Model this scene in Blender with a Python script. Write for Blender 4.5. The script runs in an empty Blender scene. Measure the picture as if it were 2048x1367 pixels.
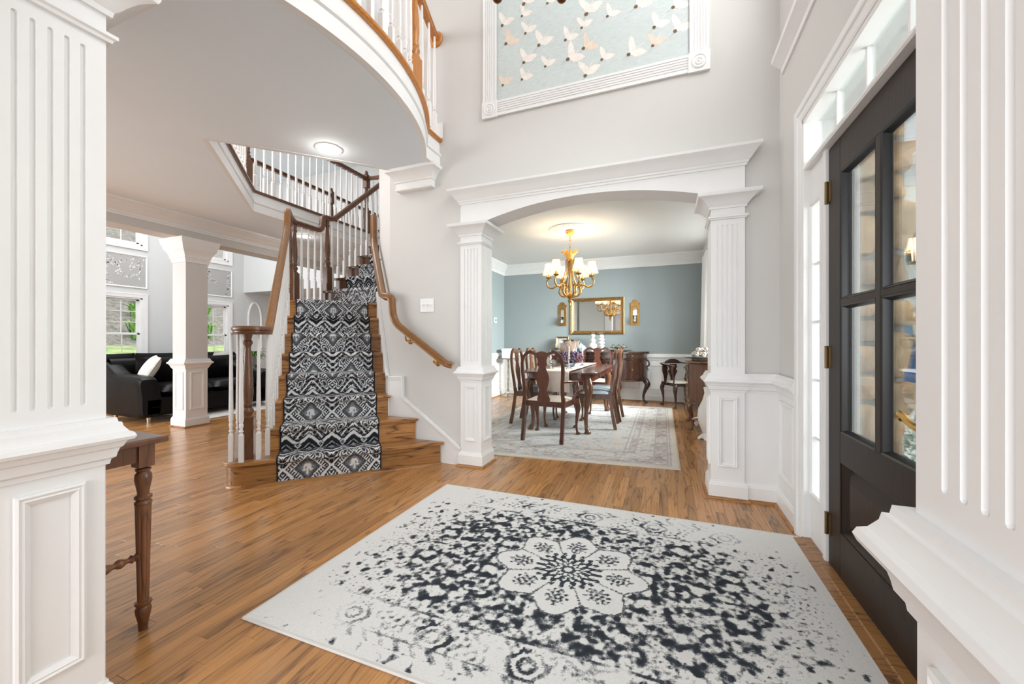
import bpy, bmesh, math, random
import numpy as np
from mathutils import Matrix, Vector
from mathutils.geometry import tessellate_polygon
PI = math.pi
R_ = math.radians
random.seed(7)
SC = bpy.context.scene
COL = SC.collection
# ------------------------------------------------------------------ camera, world, lights, exposure
cam_data = bpy.data.cameras.new('camera')
cam = bpy.data.objects.new('camera', cam_data)
COL.objects.link(cam)
cam.location = (0, 0, 1.10)
cam.rotation_euler = (R_(90), 0, math.atan2(0.3614, 0.9324))
cam_data.sensor_width = 36.0
cam_data.lens = 792.0 / 2048.0 * 36.0
cam_data.clip_start = 0.02
SC.camera = cam
SC.view_settings.view_transform = 'Standard'
SC.view_settings.look = 'None'
SC.view_settings.exposure = 0.07
SC.view_settings.gamma = 1.0
SC.view_settings.use_curve_mapping = False
wd = bpy.data.worlds.new('overcast_sky')
SC.world = wd
wd.use_nodes = True
wd.node_tree.nodes['Background'].inputs[0].default_value = (0.93, 0.96, 1.0, 1)
wd.node_tree.nodes['Background'].inputs[1].default_value = 1.9

def area_light(name, loc, target, w, h, power, color=(1, 1, 1)):
    d = bpy.data.lights.new(name, 'AREA')
    d.shape = 'RECTANGLE'
    d.size, d.size_y, d.energy, d.color = w, h, power, color
    o = bpy.data.objects.new(name, d)
    COL.objects.link(o)
    o.location = loc
    v = Vector(target) - Vector(loc)
    o.rotation_euler = v.to_track_quat('-Z', 'Y').to_euler()
    return o

def point_light(name, loc, power, r=0.03, color=(1, 0.8, 0.55)):
    d = bpy.data.lights.new(name, 'POINT')
    d.energy, d.shadow_soft_size, d.color = power, r, color
    o = bpy.data.objects.new(name, d)
    COL.objects.link(o)
    o.location = loc
    return o
# daylight through the tall window above the front door, the door's glass and the dining room window;
# fills added behind the camera, in the family room and upper hall
area_light('upper_window_daylight', (0.98, 1.885, 4.2), (-1.6, 1.885, 2.6), 2.0, 1.8, 46, (1, 0.99, 0.97))
area_light('rear_room_fill', (-1.0, -3.1, 1.5), (-0.8, 2, 1.1), 3.6, 2.2, 120, (0.92, 0.965, 1.0))  # unseen fill lamp added behind the camera to even out the foyer
area_light('dining_window_daylight', (1.8, 5.9, 2.42), (-1.4, 6.8, 0.4), 2.4, 1.8, 1200, (0.98, 0.99, 1))
area_light('family_end_fill', (-7.6, -1.4, 1.7), (-3.4, 2.8, 1.75), 3.2, 2.4, 170, (0.98, 0.99, 1))  # fill added at the unseen open end, brightening hall and door wall
area_light('family_overhead_fill', (-8.1, 4.0, 5.0), (-8.1, 4.3, 0), 3.0, 3.0, 130, (0.98, 0.99, 1))  # fill added under the family room ceiling to brighten its walls
area_light('upper_hall_fill', (-5.4, 1.8, 4.35), (0.7, 1.9, 1.9), 2.6, 1.2, 95, (1, 0.985, 0.96))  # fill added in mid-air upstairs to brighten the front door wall
area_light('door_daylight', (2.3, 1.9, 1.5), (-1.5, 1.7, 1.1), 2.2, 2.3, 115, (0.97, 0.99, 1))
area_light('hall_overhead_fill', (-4.6, 4.2, 5.25), (-4.6, 4.2, 0), 2.4, 2.4, 60, (1, 0.99, 0.97))  # fill added for the upper stairwell; the ceiling has no skylight
area_light('foyer_ceiling_fixture', (-0.6, 1.85, 5.2), (-0.6, 1.85, 0), 1.2, 1.2, 125, (1, 0.97, 0.92))

# ------------------------------------------------------------------ materials
def new_mat(name):
    m = bpy.data.materials.new(name)
    m.use_nodes = True
    return m, m.node_tree, m.node_tree.nodes['Principled BSDF']

def N(nt, typ, **kw):
    n = nt.nodes.new(typ)
    for k, v in kw.items():
        setattr(n, k, v)
    return n

def L(nt, a, b):
    nt.links.new(a, b)

def mathn(nt, op, a, b=None, c=None):
    n = N(nt, 'ShaderNodeMath', operation=op)
    for i, x in enumerate((a, b, c)):
        if x is None:
            continue
        if isinstance(x, (int, float)):
            n.inputs[i].default_value = x
        else:
            L(nt, x, n.inputs[i])
    return n.outputs[0]

def rampn(nt, fac, stops, interp='LINEAR'):
    n = N(nt, 'ShaderNodeValToRGB')
    r = n.color_ramp
    r.interpolation = interp
    while len(r.elements) < len(stops):
        r.elements.new(0.5)
    for e, (p, c) in zip(r.elements, stops):
        e.position = p
        e.color = (*c, 1) if len(c) == 3 else c
    L(nt, fac, n.inputs[0])
    return n.outputs[0]

def mixc(nt, fac, a, b, blend='MIX'):
    n = N(nt, 'ShaderNodeMix', data_type='RGBA', blend_type=blend)
    for idx, x in ((0, fac), (6, a), (7, b)):
        if isinstance(x, (int, float)):
            n.inputs[idx].default_value = x
        elif isinstance(x, tuple):
            n.inputs[idx].default_value = (*x, 1)
        else:
            L(nt, x, n.inputs[idx])
    return n.outputs[2]

def noise(nt, vec, scale, detail=3, rough=0.55, dist=0.0):
    n = N(nt, 'ShaderNodeTexNoise')
    n.inputs['Scale'].default_value = scale
    n.inputs['Detail'].default_value = detail
    n.inputs['Roughness'].default_value = rough
    n.inputs['Distortion'].default_value = dist
    if vec is not None:
        L(nt, vec, n.inputs['Vector'])
    return n.outputs[0]

def coords(nt, kind='Object', scale=(1, 1, 1)):
    t = N(nt, 'ShaderNodeTexCoord')
    m = N(nt, 'ShaderNodeMapping')
    m.inputs['Scale'].default_value = scale
    L(nt, t.outputs[kind], m.inputs['Vector'])
    return m.outputs[0]

def bump(nt, bs, h, strength=0.2, dist=0.01):
    b = N(nt, 'ShaderNodeBump')
    b.inputs['Strength'].default_value = strength
    b.inputs['Distance'].default_value = dist
    L(nt, h, b.inputs['Height'])
    L(nt, b.outputs[0], bs.inputs['Normal'])

def plain(name, col, rough=0.5, metal=0.0, var=0.06, scale=6.0, bmp=0.0, bscale=60.0, spec=0.5, coat=0.0):
    """base colour with a slight procedural variation of tone, optional fine relief"""
    m, nt, bs = new_mat(name)
    v = coords(nt)
    n1 = noise(nt, v, scale, 3)
    hi = tuple(min(1, c * (1 + var)) for c in col)
    lo = tuple(c * (1 - var) for c in col)
    L(nt, rampn(nt, n1, [(0.3, lo), (0.7, hi)]), bs.inputs['Base Color'])
    bs.inputs['Roughness'].default_value = rough
    bs.inputs['Metallic'].default_value = metal
    bs.inputs['Specular IOR Level'].default_value = spec
    bs.inputs['Coat Weight'].default_value = coat
    bs.inputs['Coat Roughness'].default_value = 0.15
    if bmp:
        bump(nt, bs, noise(nt, v, bscale, 3), bmp, 0.005)
    return m

def wood(name, base, dark, axis=0, rough=0.32, world=False, scale=1.0, coat=0.25, contrast=1.0, spec=0.5):
    """oak/mahogany: cathedral rings stretched along one axis plus fine pores; each board differs"""
    m, nt, bs = new_mat(name)
    if world:
        g = N(nt, 'ShaderNodeNewGeometry')
        pos, isl = g.outputs['Position'], g.outputs['Random Per Island']
    else:
        t = N(nt, 'ShaderNodeTexCoord')
        g = N(nt, 'ShaderNodeNewGeometry')
        pos, isl = t.outputs['Object'], g.outputs['Random Per Island']
    oi = N(nt, 'ShaderNodeObjectInfo')
    rnd = mathn(nt, 'FRACT', mathn(nt, 'ADD', oi.outputs['Random'], isl))
    off = N(nt, 'ShaderNodeCombineXYZ')
    for i in range(3):
        L(nt, mathn(nt, 'MULTIPLY', rnd, (37.3, 61.7, 23.1)[i]), off.inputs[i])
    add = N(nt, 'ShaderNodeVectorMath', operation='ADD')
    L(nt, pos, add.inputs[0])
    L(nt, off.outputs[0], add.inputs[1])
    def stretched(along, across):
        mp = N(nt, 'ShaderNodeMapping')
        s = [across * scale] * 3
        s[axis] = along * scale
        mp.inputs['Scale'].default_value = s
        L(nt, add.outputs[0], mp.inputs['Vector'])
        return mp.outputs[0]
    n1 = noise(nt, stretched(0.75, 9.5), 1.0, 2, 0.5, 0.25)
    ring = mathn(nt, 'FRACT', mathn(nt, 'MULTIPLY', n1, 9.0))
    ring = mathn(nt, 'MULTIPLY', mathn(nt, 'ABSOLUTE', mathn(nt, 'SUBTRACT', ring, 0.5)), 2.0)
    ring = mathn(nt, 'POWER', ring, 5.0)
    pores = noise(nt, stretched(9.0, 260.0), 1.0, 2, 0.6)
    pmask = rampn(nt, pores, [(0.52, (0, 0, 0)), (0.72, (1, 1, 1))])
    fac = mathn(nt, 'ADD', mathn(nt, 'MULTIPLY', ring, 0.62 * contrast), mathn(nt, 'MULTIPLY', pmask, 0.42 * contrast))
    tone = mathn(nt, 'ADD', mathn(nt, 'MULTIPLY', rnd, 0.42), 0.78)
    bc = mixc(nt, fac, base, dark)
    tn = N(nt, 'ShaderNodeCombineColor')
    for i in range(3):
        L(nt, tone, tn.inputs[i])
    L(nt, mixc(nt, 1.0, bc, tn.outputs[0], 'MULTIPLY'), bs.inputs['Base Color'])
    bs.inputs['Roughness'].default_value = rough
    bs.inputs['Coat Weight'].default_value = coat
    bs.inputs['Coat Roughness'].default_value = 0.12
    bs.inputs['Specular IOR Level'].default_value = spec
    bump(nt, bs, fac, 0.12, 0.002)
    return m

def glass(name, tint=(0.95, 0.98, 0.97), rough=0.0):
    m, nt, bs = new_mat(name)
    out = nt.nodes['Material Output']
    tr = N(nt, 'ShaderNodeBsdfTransparent')
    tr.inputs[0].default_value = (*tint, 1)
    gl = N(nt, 'ShaderNodeBsdfGlossy')
    gl.inputs['Roughness'].default_value = rough
    fr = N(nt, 'ShaderNodeFresnel')
    fr.inputs[0].default_value = 1.45
    mx = N(nt, 'ShaderNodeMixShader')
    L(nt, mathn(nt, 'MULTIPLY', fr.outputs[0], 0.8), mx.inputs[0])
    L(nt, tr.outputs[0], mx.inputs[1])
    L(nt, gl.outputs[0], mx.inputs[2])
    L(nt, mx.outputs[0], out.inputs[0])
    return m

def emit(name, col, s, base=(0.9, 0.85, 0.75)):
    m, nt, bs = new_mat(name)
    bs.inputs['Base Color'].default_value = (*base, 1)
    bs.inputs['Emission Color'].default_value = (*col, 1)
    bs.inputs['Emission Strength'].default_value = s
    bs.inputs['Roughness'].default_value = 0.6
    return m

M = {}
M['white'] = plain('white_trim_paint', (0.83, 0.825, 0.82), 0.38, var=0.012)
M['wall'] = plain('greige_wall_paint', (0.64, 0.625, 0.605), 0.75, var=0.012, scale=2)
M['ceil'] = plain('ceiling_paint', (0.79, 0.865, 0.93), 0.85, var=0.012, scale=2)
M['dceil'] = plain('dining_ceiling_paint', (0.79, 0.785, 0.77), 0.85, var=0.012, scale=2)
M['blue'] = plain('slate_blue_wall_paint', (0.325, 0.375, 0.385), 0.7, var=0.02, scale=2)
M['famwall'] = plain('pale_gray_wall_paint', (0.64, 0.655, 0.65), 0.75, var=0.012, scale=2)
M['floor'] = wood('oak_floor_boards', (0.49, 0.235, 0.080), (0.085, 0.033, 0.012), 1, 0.25, True, 1.0, 0.15)
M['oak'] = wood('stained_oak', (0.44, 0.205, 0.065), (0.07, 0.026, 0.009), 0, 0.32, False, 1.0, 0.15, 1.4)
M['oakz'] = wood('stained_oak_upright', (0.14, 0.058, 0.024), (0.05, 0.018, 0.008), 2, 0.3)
M['rail'] = wood('golden_oak_handrail', (0.30, 0.135, 0.04), (0.13, 0.05, 0.014), 1, 0.3, False, 1.4)
M['raild'] = wood('dark_oak_handrail', (0.15, 0.058, 0.022), (0.06, 0.022, 0.009), 0, 0.28, False, 1.4)
M['railo'] = wood('honey_oak_balcony_rail', (0.54, 0.21, 0.038), (0.30, 0.10, 0.018), 2, 0.3, False, 1.4)
M['mahog'] = wood('mahogany', (0.115, 0.033, 0.017), (0.05, 0.014, 0.008), 2, 0.22, False, 1.0, 0.5)
M['mahogb'] = wood('brown_mahogany', (0.15, 0.062, 0.03), (0.06, 0.022, 0.011), 2, 0.24, False, 1.0, 0.5)
M['darkwood'] = wood('dark_walnut_veneer', (0.045, 0.018, 0.011), (0.018, 0.008, 0.005), 2, 0.18, False, 1.0, 0.6)
M['tablewood'] = wood('console_table_walnut', (0.18, 0.068, 0.026), (0.055, 0.02, 0.009), 2, 0.35)
M['door'] = wood('espresso_door_stain', (0.024, 0.013, 0.008), (0.011, 0.008, 0.006), 2, 0.42, False, 2.0, 0.0, 1.0, 0.28)
M['doorbead'] = plain('black_door_bead', (0.012, 0.012, 0.013), 0.35, var=0.1)
M['glass'] = glass('window_glass')
M['crystal'] = glass('crystal_glass', (0.85, 0.88, 0.9), 0.05)
M['brass'] = plain('polished_brass', (0.62, 0.36, 0.10), 0.25, 1.0, 0.12)
M['abrass'] = plain('antique_brass_hinge', (0.22, 0.15, 0.07), 0.4, 1.0, 0.3)
M['gilt'] = plain('gilded_metal', (0.40, 0.23, 0.075), 0.38, 0.85, 0.25, 30, 0.3, 90)
M['giltlit'] = plain('gilt_crown_painted_glow', (0.75, 0.42, 0.10), 0.45, 0.5, 0.15, 30)  # brighter copy of the gilt, lamp glow painted into crown and canopy
M['silver'] = plain('silver_plate', (0.62, 0.57, 0.52), 0.22, 1.0, 0.15)
M['mirror'] = plain('mirror_glass', (0.88, 0.9, 0.9), 0.02, 1.0, 0.0)
M['leather'] = plain('black_leather', (0.005, 0.005, 0.006), 0.38, 0, 0.3, 8, 0.2, 25, 0.16)
M['cream'] = plain('cream_upholstery', (0.72, 0.65, 0.58), 0.9, 0, 0.06, 20, 0.2, 200)
M['slateseat'] = plain('slate_seat_fabric', (0.26, 0.30, 0.33), 0.85, 0, 0.12, 20, 0.2, 200)
M['linen'] = plain('linen_runner', (0.80, 0.72, 0.66), 0.9, 0, 0.04, 30, 0.15, 300)
M['sheer'] = plain('white_curtain', (0.9, 0.9, 0.9), 0.9, 0, 0.02)
M['porcelain'] = plain('cream_ceramic', (0.80, 0.77, 0.70), 0.3, 0, 0.08, 14)
M['plaster'] = plain('white_plaster', (0.85, 0.83, 0.80), 0.6, 0, 0.04, 10)
M['candle'] = plain('white_candle_wax', (0.88, 0.85, 0.80), 0.5, 0, 0.03)
M['black'] = plain('black_iron', (0.014, 0.014, 0.014), 0.45, 0.3, 0.2)
M['bronze'] = plain('dark_bronze', (0.14, 0.05, 0.018), 0.3, 0.8, 0.3)
M['petal'] = plain('pale_petals', (0.78, 0.66, 0.58), 0.7, 0, 0.15, 12)
M['hydra'] = plain('dried_purple_hydrangea', (0.16, 0.10, 0.17), 0.8, 0, 0.4, 25)
M['hydrab'] = plain('dried_russet_bloom', (0.20, 0.07, 0.05), 0.8, 0, 0.4, 25)
M['leaf'] = plain('green_leaves', (0.085, 0.19, 0.035), 0.55, 0, 0.35, 18)
M['leafd'] = plain('boxwood_leaves', (0.05, 0.13, 0.035), 0.5, 0, 0.35, 18)
M['pewter'] = plain('weathered_urn', (0.26, 0.25, 0.23), 0.5, 0.4, 0.3, 20)
M['shade'] = emit('lit_lampshade', (1.0, 0.78, 0.46), 2.3)
M['shadetrim'] = plain('lampshade_gold_trim', (0.75, 0.45, 0.13), 0.6, 0, 0.1)
M['lamp'] = emit('recessed_lamp', (1.0, 0.97, 0.92), 8)
M['sconceglow'] = emit('sconce_candle_glow', (1, 0.9, 0.75), 0.6)
M['stonewhite'] = plain('exterior_white_trim', (0.86, 0.88, 0.88), 0.6, 0, 0.02)
M['porchceil'] = plain('tan_porch_ceiling', (0.52, 0.42, 0.28), 0.7, 0, 0.06)
M['siding'] = plain('white_lap_siding', (0.83, 0.85, 0.83), 0.65, 0, 0.03)
M['shutter'] = plain('blue_shutter_paint', (0.055, 0.13, 0.27), 0.5, 0, 0.06)
M['mortar'] = plain('gray_mortar', (0.30, 0.31, 0.30), 0.9, 0, 0.15, 30, 0.5, 80)
M['paver'] = plain('porch_slate', (0.28, 0.28, 0.27), 0.8, 0, 0.2, 8)
M['lawn'] = plain('lawn', (0.46, 0.53, 0.24), 0.9, 0, 0.35, 3, 0.4, 30)
M['mulch'] = plain('mulch_bed', (0.34, 0.29, 0.26), 0.95, 0, 0.4, 8, 0.6, 40)
M['art'] = plain('gray_print_paper', (0.55, 0.56, 0.55), 0.6, 0, 0.3, 12)
M['bluewhite'] = plain('blue_and_white_china', (0.42, 0.50, 0.56), 0.25, 0, 0.5, 40)
M['paperwhite'] = plain('white_box_card', (0.88, 0.86, 0.86), 0.6, 0, 0.02)
def stone_mat(name, a, b, c):
    m, nt, bs = new_mat(name)
    v = coords(nt)
    oi = N(nt, 'ShaderNodeObjectInfo')
    n1 = noise(nt, v, 5, 5, 0.65)
    n2 = noise(nt, v, 55, 4, 0.7)
    col = rampn(nt, n1, [(0.28, a), (0.5, b), (0.75, c)])
    tn = rampn(nt, oi.outputs['Random'], [(0.0, (0.62, 0.62, 0.66)), (0.5, (0.95, 0.92, 0.88)), (1.0, (1.15, 1.05, 0.92))])
    L(nt, mixc(nt, 1.0, col, tn, 'MULTIPLY'), bs.inputs['Base Color'])
    bs.inputs['Roughness'].default_value = 0.85
    bump(nt, bs, n2, 0.6, 0.01)
    return m
M['stone'] = stone_mat('fieldstone', (0.22, 0.17, 0.13), (0.40, 0.29, 0.19), (0.55, 0.44, 0.31))

def wallpaper_mat(name, ground, g2):
    m, nt, bs = new_mat(name)
    v = coords(nt, 'Object', (1, 1, 1))
    n1 = noise(nt, coords(nt, 'Object', (9, 9, 30)), 2.2, 4, 0.7)
    n2 = noise(nt, v, 1.2, 2)
    c = mixc(nt, n2, ground, g2)
    st = rampn(nt, n1, [(0.35, (0.94, 0.94, 0.94)), (0.65, (1.05, 1.05, 1.05))])
    L(nt, mixc(nt, 1.0, c, st, 'MULTIPLY'), bs.inputs['Base Color'])
    bs.inputs['Roughness'].default_value = 0.8
    return m
M['paper'] = wallpaper_mat('crane_wallpaper_ground', (0.60, 0.645, 0.61), (0.57, 0.64, 0.66))
M['paperg'] = wallpaper_mat('blossom_wallpaper_ground', (0.42, 0.42, 0.41), (0.45, 0.45, 0.44))
M['crane'] = plain('crane_print_white', (0.84, 0.79, 0.74), 0.8, 0, 0.06, 30)
M['cranep'] = plain('crane_print_blush', (0.78, 0.66, 0.55), 0.8, 0, 0.06, 30)
M['craneb'] = plain('crane_print_brown', (0.17, 0.10, 0.05), 0.8, 0, 0.35, 90)
M['cranel'] = plain('crane_print_line', (0.45, 0.42, 0.38), 0.8, 0, 0.2, 30)
M['branch'] = plain('blossom_print_branch', (0.20, 0.195, 0.19), 0.8, 0, 0.2, 30)
M['blossom'] = plain('blossom_print_flower', (0.74, 0.74, 0.72), 0.8, 0, 0.1, 30)

# ------------------------------------------------------------------ mesh helpers
class MB:
    def __init__(s):
        s.v, s.f, s.m = [], [], []

    def add(s, vs, fs, mi=0, T=None):
        b = len(s.v)
        s.v.extend([tuple(T @ Vector(p)) for p in vs] if T is not None else [tuple(p) for p in vs])
        s.f.extend([tuple(i + b for i in f) for f in fs])
        s.m.extend([mi] * len(fs))
        return s

    def box(s, x0, x1, y0, y1, z0, z1, mi=0, T=None):
        vs = [(x, y, z) for z in (z0, z1) for y in (y0, y1) for x in (x0, x1)]
        return s.add(vs, [(0, 2, 3, 1), (4, 5, 7, 6), (0, 1, 5, 4), (2, 6, 7, 3), (0, 4, 6, 2), (1, 3, 7, 5)], mi, T)

    def lathe(s, prof, seg=16, mi=0, T=None, c=(0, 0), caps=True):
        """prof: (radius, z) from bottom to top"""
        vs, fs = [], []
        for r, z in prof:
            for k in range(seg):
                a = 2 * PI * k / seg
                vs.append((c[0] + r * math.cos(a), c[1] + r * math.sin(a), z))
        n = len(prof)
        for i in range(n - 1):
            for k in range(seg):
                k2 = (k + 1) % seg
                fs.append((i * seg + k, i * seg + k2, (i + 1) * seg + k2, (i + 1) * seg + k))
        if caps:
            fs.append(tuple(range(seg))[::-1])
            fs.append(tuple((n - 1) * seg + k for k in range(seg)))
        return s.add(vs, fs, mi, T)

    def prism(s, poly, z0, z1, mi=0, T=None):
        """2D outline extruded along local z"""
        n = len(poly)
        vs = [(x, y, z0) for x, y in poly] + [(x, y, z1) for x, y in poly]
        fs = [(i, (i + 1) % n, n + (i + 1) % n, n + i) for i in range(n)]
        tri = tessellate_polygon([[Vector((x, y, 0)) for x, y in poly]])
        for t in tri:
            fs.append(tuple(n + i for i in t))
            fs.append(tuple(t)[::-1])
        return s.add(vs, fs, mi, T)

    def sweep(s, path, prof, closed=False, mi=0, T=None, z=0.0):
        """moulding: profile of (offset to the right of travel, height) along a 2D path, mitred"""
        n, k = len(path), len(prof)
        vs, fs = [], []
        for i in range(n):
            p = Vector(path[i])
            a = Vector(path[i - 1]) if (closed or i > 0) else None
            b = Vector(path[(i + 1) % n]) if (closed or i < n - 1) else None
            def nrm(q, r):
                d = (r - q).normalized()
                return Vector((d.y, -d.x))
            if a is None:
                m = nrm(p, b)
            elif b is None:
                m = nrm(a, p)
            else:
                n1, n2 = nrm(a, p), nrm(p, b)
                m = n1 + n2
                m = m / max(0.15, m.dot(n1)) if m.length > 1e-6 else n1
            for o, h in prof:
                vs.append((p.x + m.x * o, p.y + m.y * o, z + h))
        for i in range(n if closed else n - 1):
            j = (i + 1) % n
            for q in range(k - 1):
                fs.append((i * k + q, i * k + q + 1, j * k + q + 1, j * k + q))
            fs.append((i * k + k - 1, i * k, j * k, j * k + k - 1))
        if not closed:
            fs.append(tuple(range(k))[::-1])
            fs.append(tuple((n - 1) * k + q for q in range(k)))
        return s.add(vs, fs, mi, T)

    def tube(s, pts, rad, seg=8, mi=0, T=None, up=None, shape=None):
        """round (or shaped) section along a 3D path; rad may be a list; parallel-transported frame"""
        pts = [Vector(p) for p in pts]
        n = len(pts)
        rads = rad if isinstance(rad, (list, tuple)) else [rad] * n
        sec = shape or [(math.cos(2 * PI * k / seg), math.sin(2 * PI * k / seg)) for k in range(seg)]
        k = len(sec)
        tg = []
        for i in range(n):
            a, b = pts[max(0, i - 1)], pts[min(n - 1, i + 1)]
            d = b - a
            tg.append(d.normalized() if d.length > 1e-9 else Vector((0, 0, 1)))
        u = Vector(up) if up else (Vector((0, 0, 1)) if abs(tg[0].z) < 0.9 else Vector((0, 1, 0)))
        u = (u - tg[0] * u.dot(tg[0])).normalized()
        vs, fs = [], []
        for i in range(n):
            if i:
                ax = tg[i - 1].cross(tg[i])
                if ax.length > 1e-7:
                    u = Matrix.Rotation(tg[i - 1].angle(tg[i]), 3, ax.normalized()) @ u
                u = (u - tg[i] * u.dot(tg[i])).normalized()
            w = tg[i].cross(u)
            for cx, cy in sec:
                vs.append(pts[i] + (w * cx + u * cy) * rads[i])
        for i in range(n - 1):
            for q in range(k):
                q2 = (q + 1) % k
                fs.append((i * k + q, i * k + q2, (i + 1) * k + q2, (i + 1) * k + q))
        fs.append(tuple(range(k))[::-1])
        fs.append(tuple((n - 1) * k + q for q in range(k)))
        return s.add(vs, fs, mi, T)

    def grid(s, fn, nu, nv, mi=0, T=None, wrap=False):
        vs = [fn(i / (nu - (0 if wrap else 1)), j / (nv - 1)) for j in range(nv) for i in range(nu)]
        fs = []
        for j in range(nv - 1):
            for i in range(nu if wrap else nu - 1):
                i2 = (i + 1) % nu
                fs.append((j * nu + i, j * nu + i2, (j + 1) * nu + i2, (j + 1) * nu + i))
        return s.add(vs, fs, mi, T)

    def ball(s, c, r, mi=0, seg=10, T=None):
        rx, ry, rz = r if isinstance(r, tuple) else (r, r, r)
        def fn(a, b):
            t, p = 2 * PI * a, PI * b
            return (c[0] + rx * math.cos(t) * math.sin(p), c[1] + ry * math.sin(t) * math.sin(p), c[2] - rz * math.cos(p))
        return s.grid(fn, seg, max(5, seg // 2 + 1), mi, T, True)

    def mesh(s, name, mats, off=None, smooth=False):
        me = bpy.data.meshes.new(name)
        vs = s.v if off is None else [(x - off[0], y - off[1], z - off[2]) for x, y, z in s.v]
        me.from_pydata(vs, [], s.f)
        for m in (mats if isinstance(mats, (list, tuple)) else [mats]):
            me.materials.append(M[m] if isinstance(m, str) else m)
        if any(s.m):
            me.polygons.foreach_set('material_index', s.m)
        bm = bmesh.new()
        bm.from_mesh(me)
        bmesh.ops.recalc_face_normals(bm, faces=bm.faces)
        bm.to_mesh(me)
        bm.free()
        if smooth:
            me.polygons.foreach_set('use_smooth', [True] * len(me.polygons))
            if smooth is not True:
                me.set_sharp_from_angle(angle=R_(smooth))
        me.update()
        return me

    def build(s, name, mats, parent=None, smooth=False, world=False, bevel=0.0, label=None):
        """one mesh object; with world=True the coordinates are scene ones and the parent sits at its own base"""
        off = tuple(parent.location) if (world and parent is not None) else None
        o = bpy.data.objects.new(name, s.mesh(name, mats, off, smooth))
        COL.objects.link(o)
        if parent is not None:
            o.parent = parent
        if bevel:
            b = o.modifiers.new('bevel', 'BEVEL')
            b.width, b.segments, b.limit_method, b.angle_limit = bevel, 2, 'ANGLE', R_(40)
        if label:
            o['label'] = label
        return o

def tag(o, label, cat, group=None):
    o['label'], o['category'] = label, cat
    if group:
        o['group'] = group
    return o

def thing(name, label, cat, loc=(0, 0, 0), rz=0.0, group=None):
    o = bpy.data.objects.new(name, None)
    o.empty_display_size = 0.1
    COL.objects.link(o)
    o.location = loc
    o.rotation_euler = (0, 0, rz)
    return tag(o, label, cat, group)

def setting(name, label, loc=(0, 0, 0), rz=0.0):
    o = bpy.data.objects.new(name, None)
    COL.objects.link(o)
    o.location, o.rotation_euler = loc, (0, 0, rz)
    o['kind'], o['label'] = 'structure', label
    return o

def struct(o, label):
    o['kind'], o['label'] = 'structure', label
    return o

def copy_tree(o, parent=None):
    c = o.copy()
    COL.objects.link(c)
    if parent is not None:
        c.parent = parent
    for ch in list(o.children):
        copy_tree(ch, c)
    return c

def fillet(pts, r, n=5):
    """round the inner corners of a 3D polyline"""
    pts = [Vector(p) for p in pts]
    rr = r if isinstance(r, (list, tuple)) else [r] * len(pts)
    out = [pts[0]]
    for i in range(1, len(pts) - 1):
        a, p, b = pts[i - 1], pts[i], pts[i + 1]
        da, db = (a - p), (b - p)
        d = min(rr[i], da.length * 0.49, db.length * 0.49)
        q0, q1 = p + da.normalized() * d, p + db.normalized() * d
        for k in range(n + 1):
            t = k / n
            out.append(q0 * (1 - t) ** 2 + p * 2 * t * (1 - t) + q1 * t * t)
    out.append(pts[-1])
    return out

def cat(pts, n=6):
    """Catmull-Rom through the points (any dimension)"""
    P = [np.array(p, float) for p in pts]
    P = [2 * P[0] - P[1]] + P + [2 * P[-1] - P[-2]]
    out = []
    for i in range(1, len(P) - 2):
        for k in range(n):
            t = k / n
            out.append(0.5 * ((2 * P[i]) + (-P[i - 1] + P[i + 1]) * t + (2 * P[i - 1] - 5 * P[i] + 4 * P[i + 1] - P[i + 2]) * t * t
                              + (-P[i - 1] + 3 * P[i] - 3 * P[i + 1] + P[i + 2]) * t ** 3))
    out.append(P[-2])
    return [tuple(float(c) for c in p) for p in out]

def uv2(u, v):
    return ((u - v) * 0.70710678, (u + v) * 0.70710678)
def plane_T(o, x, n):
    """local x along x, local y up, local z along n (the outward normal)"""
    x, n = Vector(x), Vector(n)
    y = Vector((0, 0, 1))
    return Matrix.Translation(Vector(o)) @ Matrix((x, y, n)).transposed().to_4x4()
# ------------------------------------------------------------------ the room shell
TOP = 5.1
def wall_y(mb, x0, x1, y0, y1, z0, z1, holes=()):
    """wall box in X..Z with rectangular holes (xa, xb, za, zb), thickness y0..y1"""
    xs = sorted({x0, x1, *[h[0] for h in holes], *[h[1] for h in holes]})
    zs = sorted({z0, z1, *[h[2] for h in holes], *[h[3] for h in holes]})
    for i in range(len(xs) - 1):
        for j in range(len(zs) - 1):
            cx, cz = (xs[i] + xs[i + 1]) / 2, (zs[j] + zs[j + 1]) / 2
            if any(h[0] < cx < h[1] and h[2] < cz < h[3] for h in holes):
                continue
            mb.box(xs[i], xs[i + 1], y0, y1, zs[j], zs[j + 1])

def wall_x(mb, y0, y1, x0, x1, z0, z1, holes=()):
    t = MB()
    wall_y(t, y0, y1, 0, 1, z0, z1, holes)
    mb.add([(x0 + y * (x1 - x0), x, z) for x, y, z in t.v], t.f)

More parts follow.
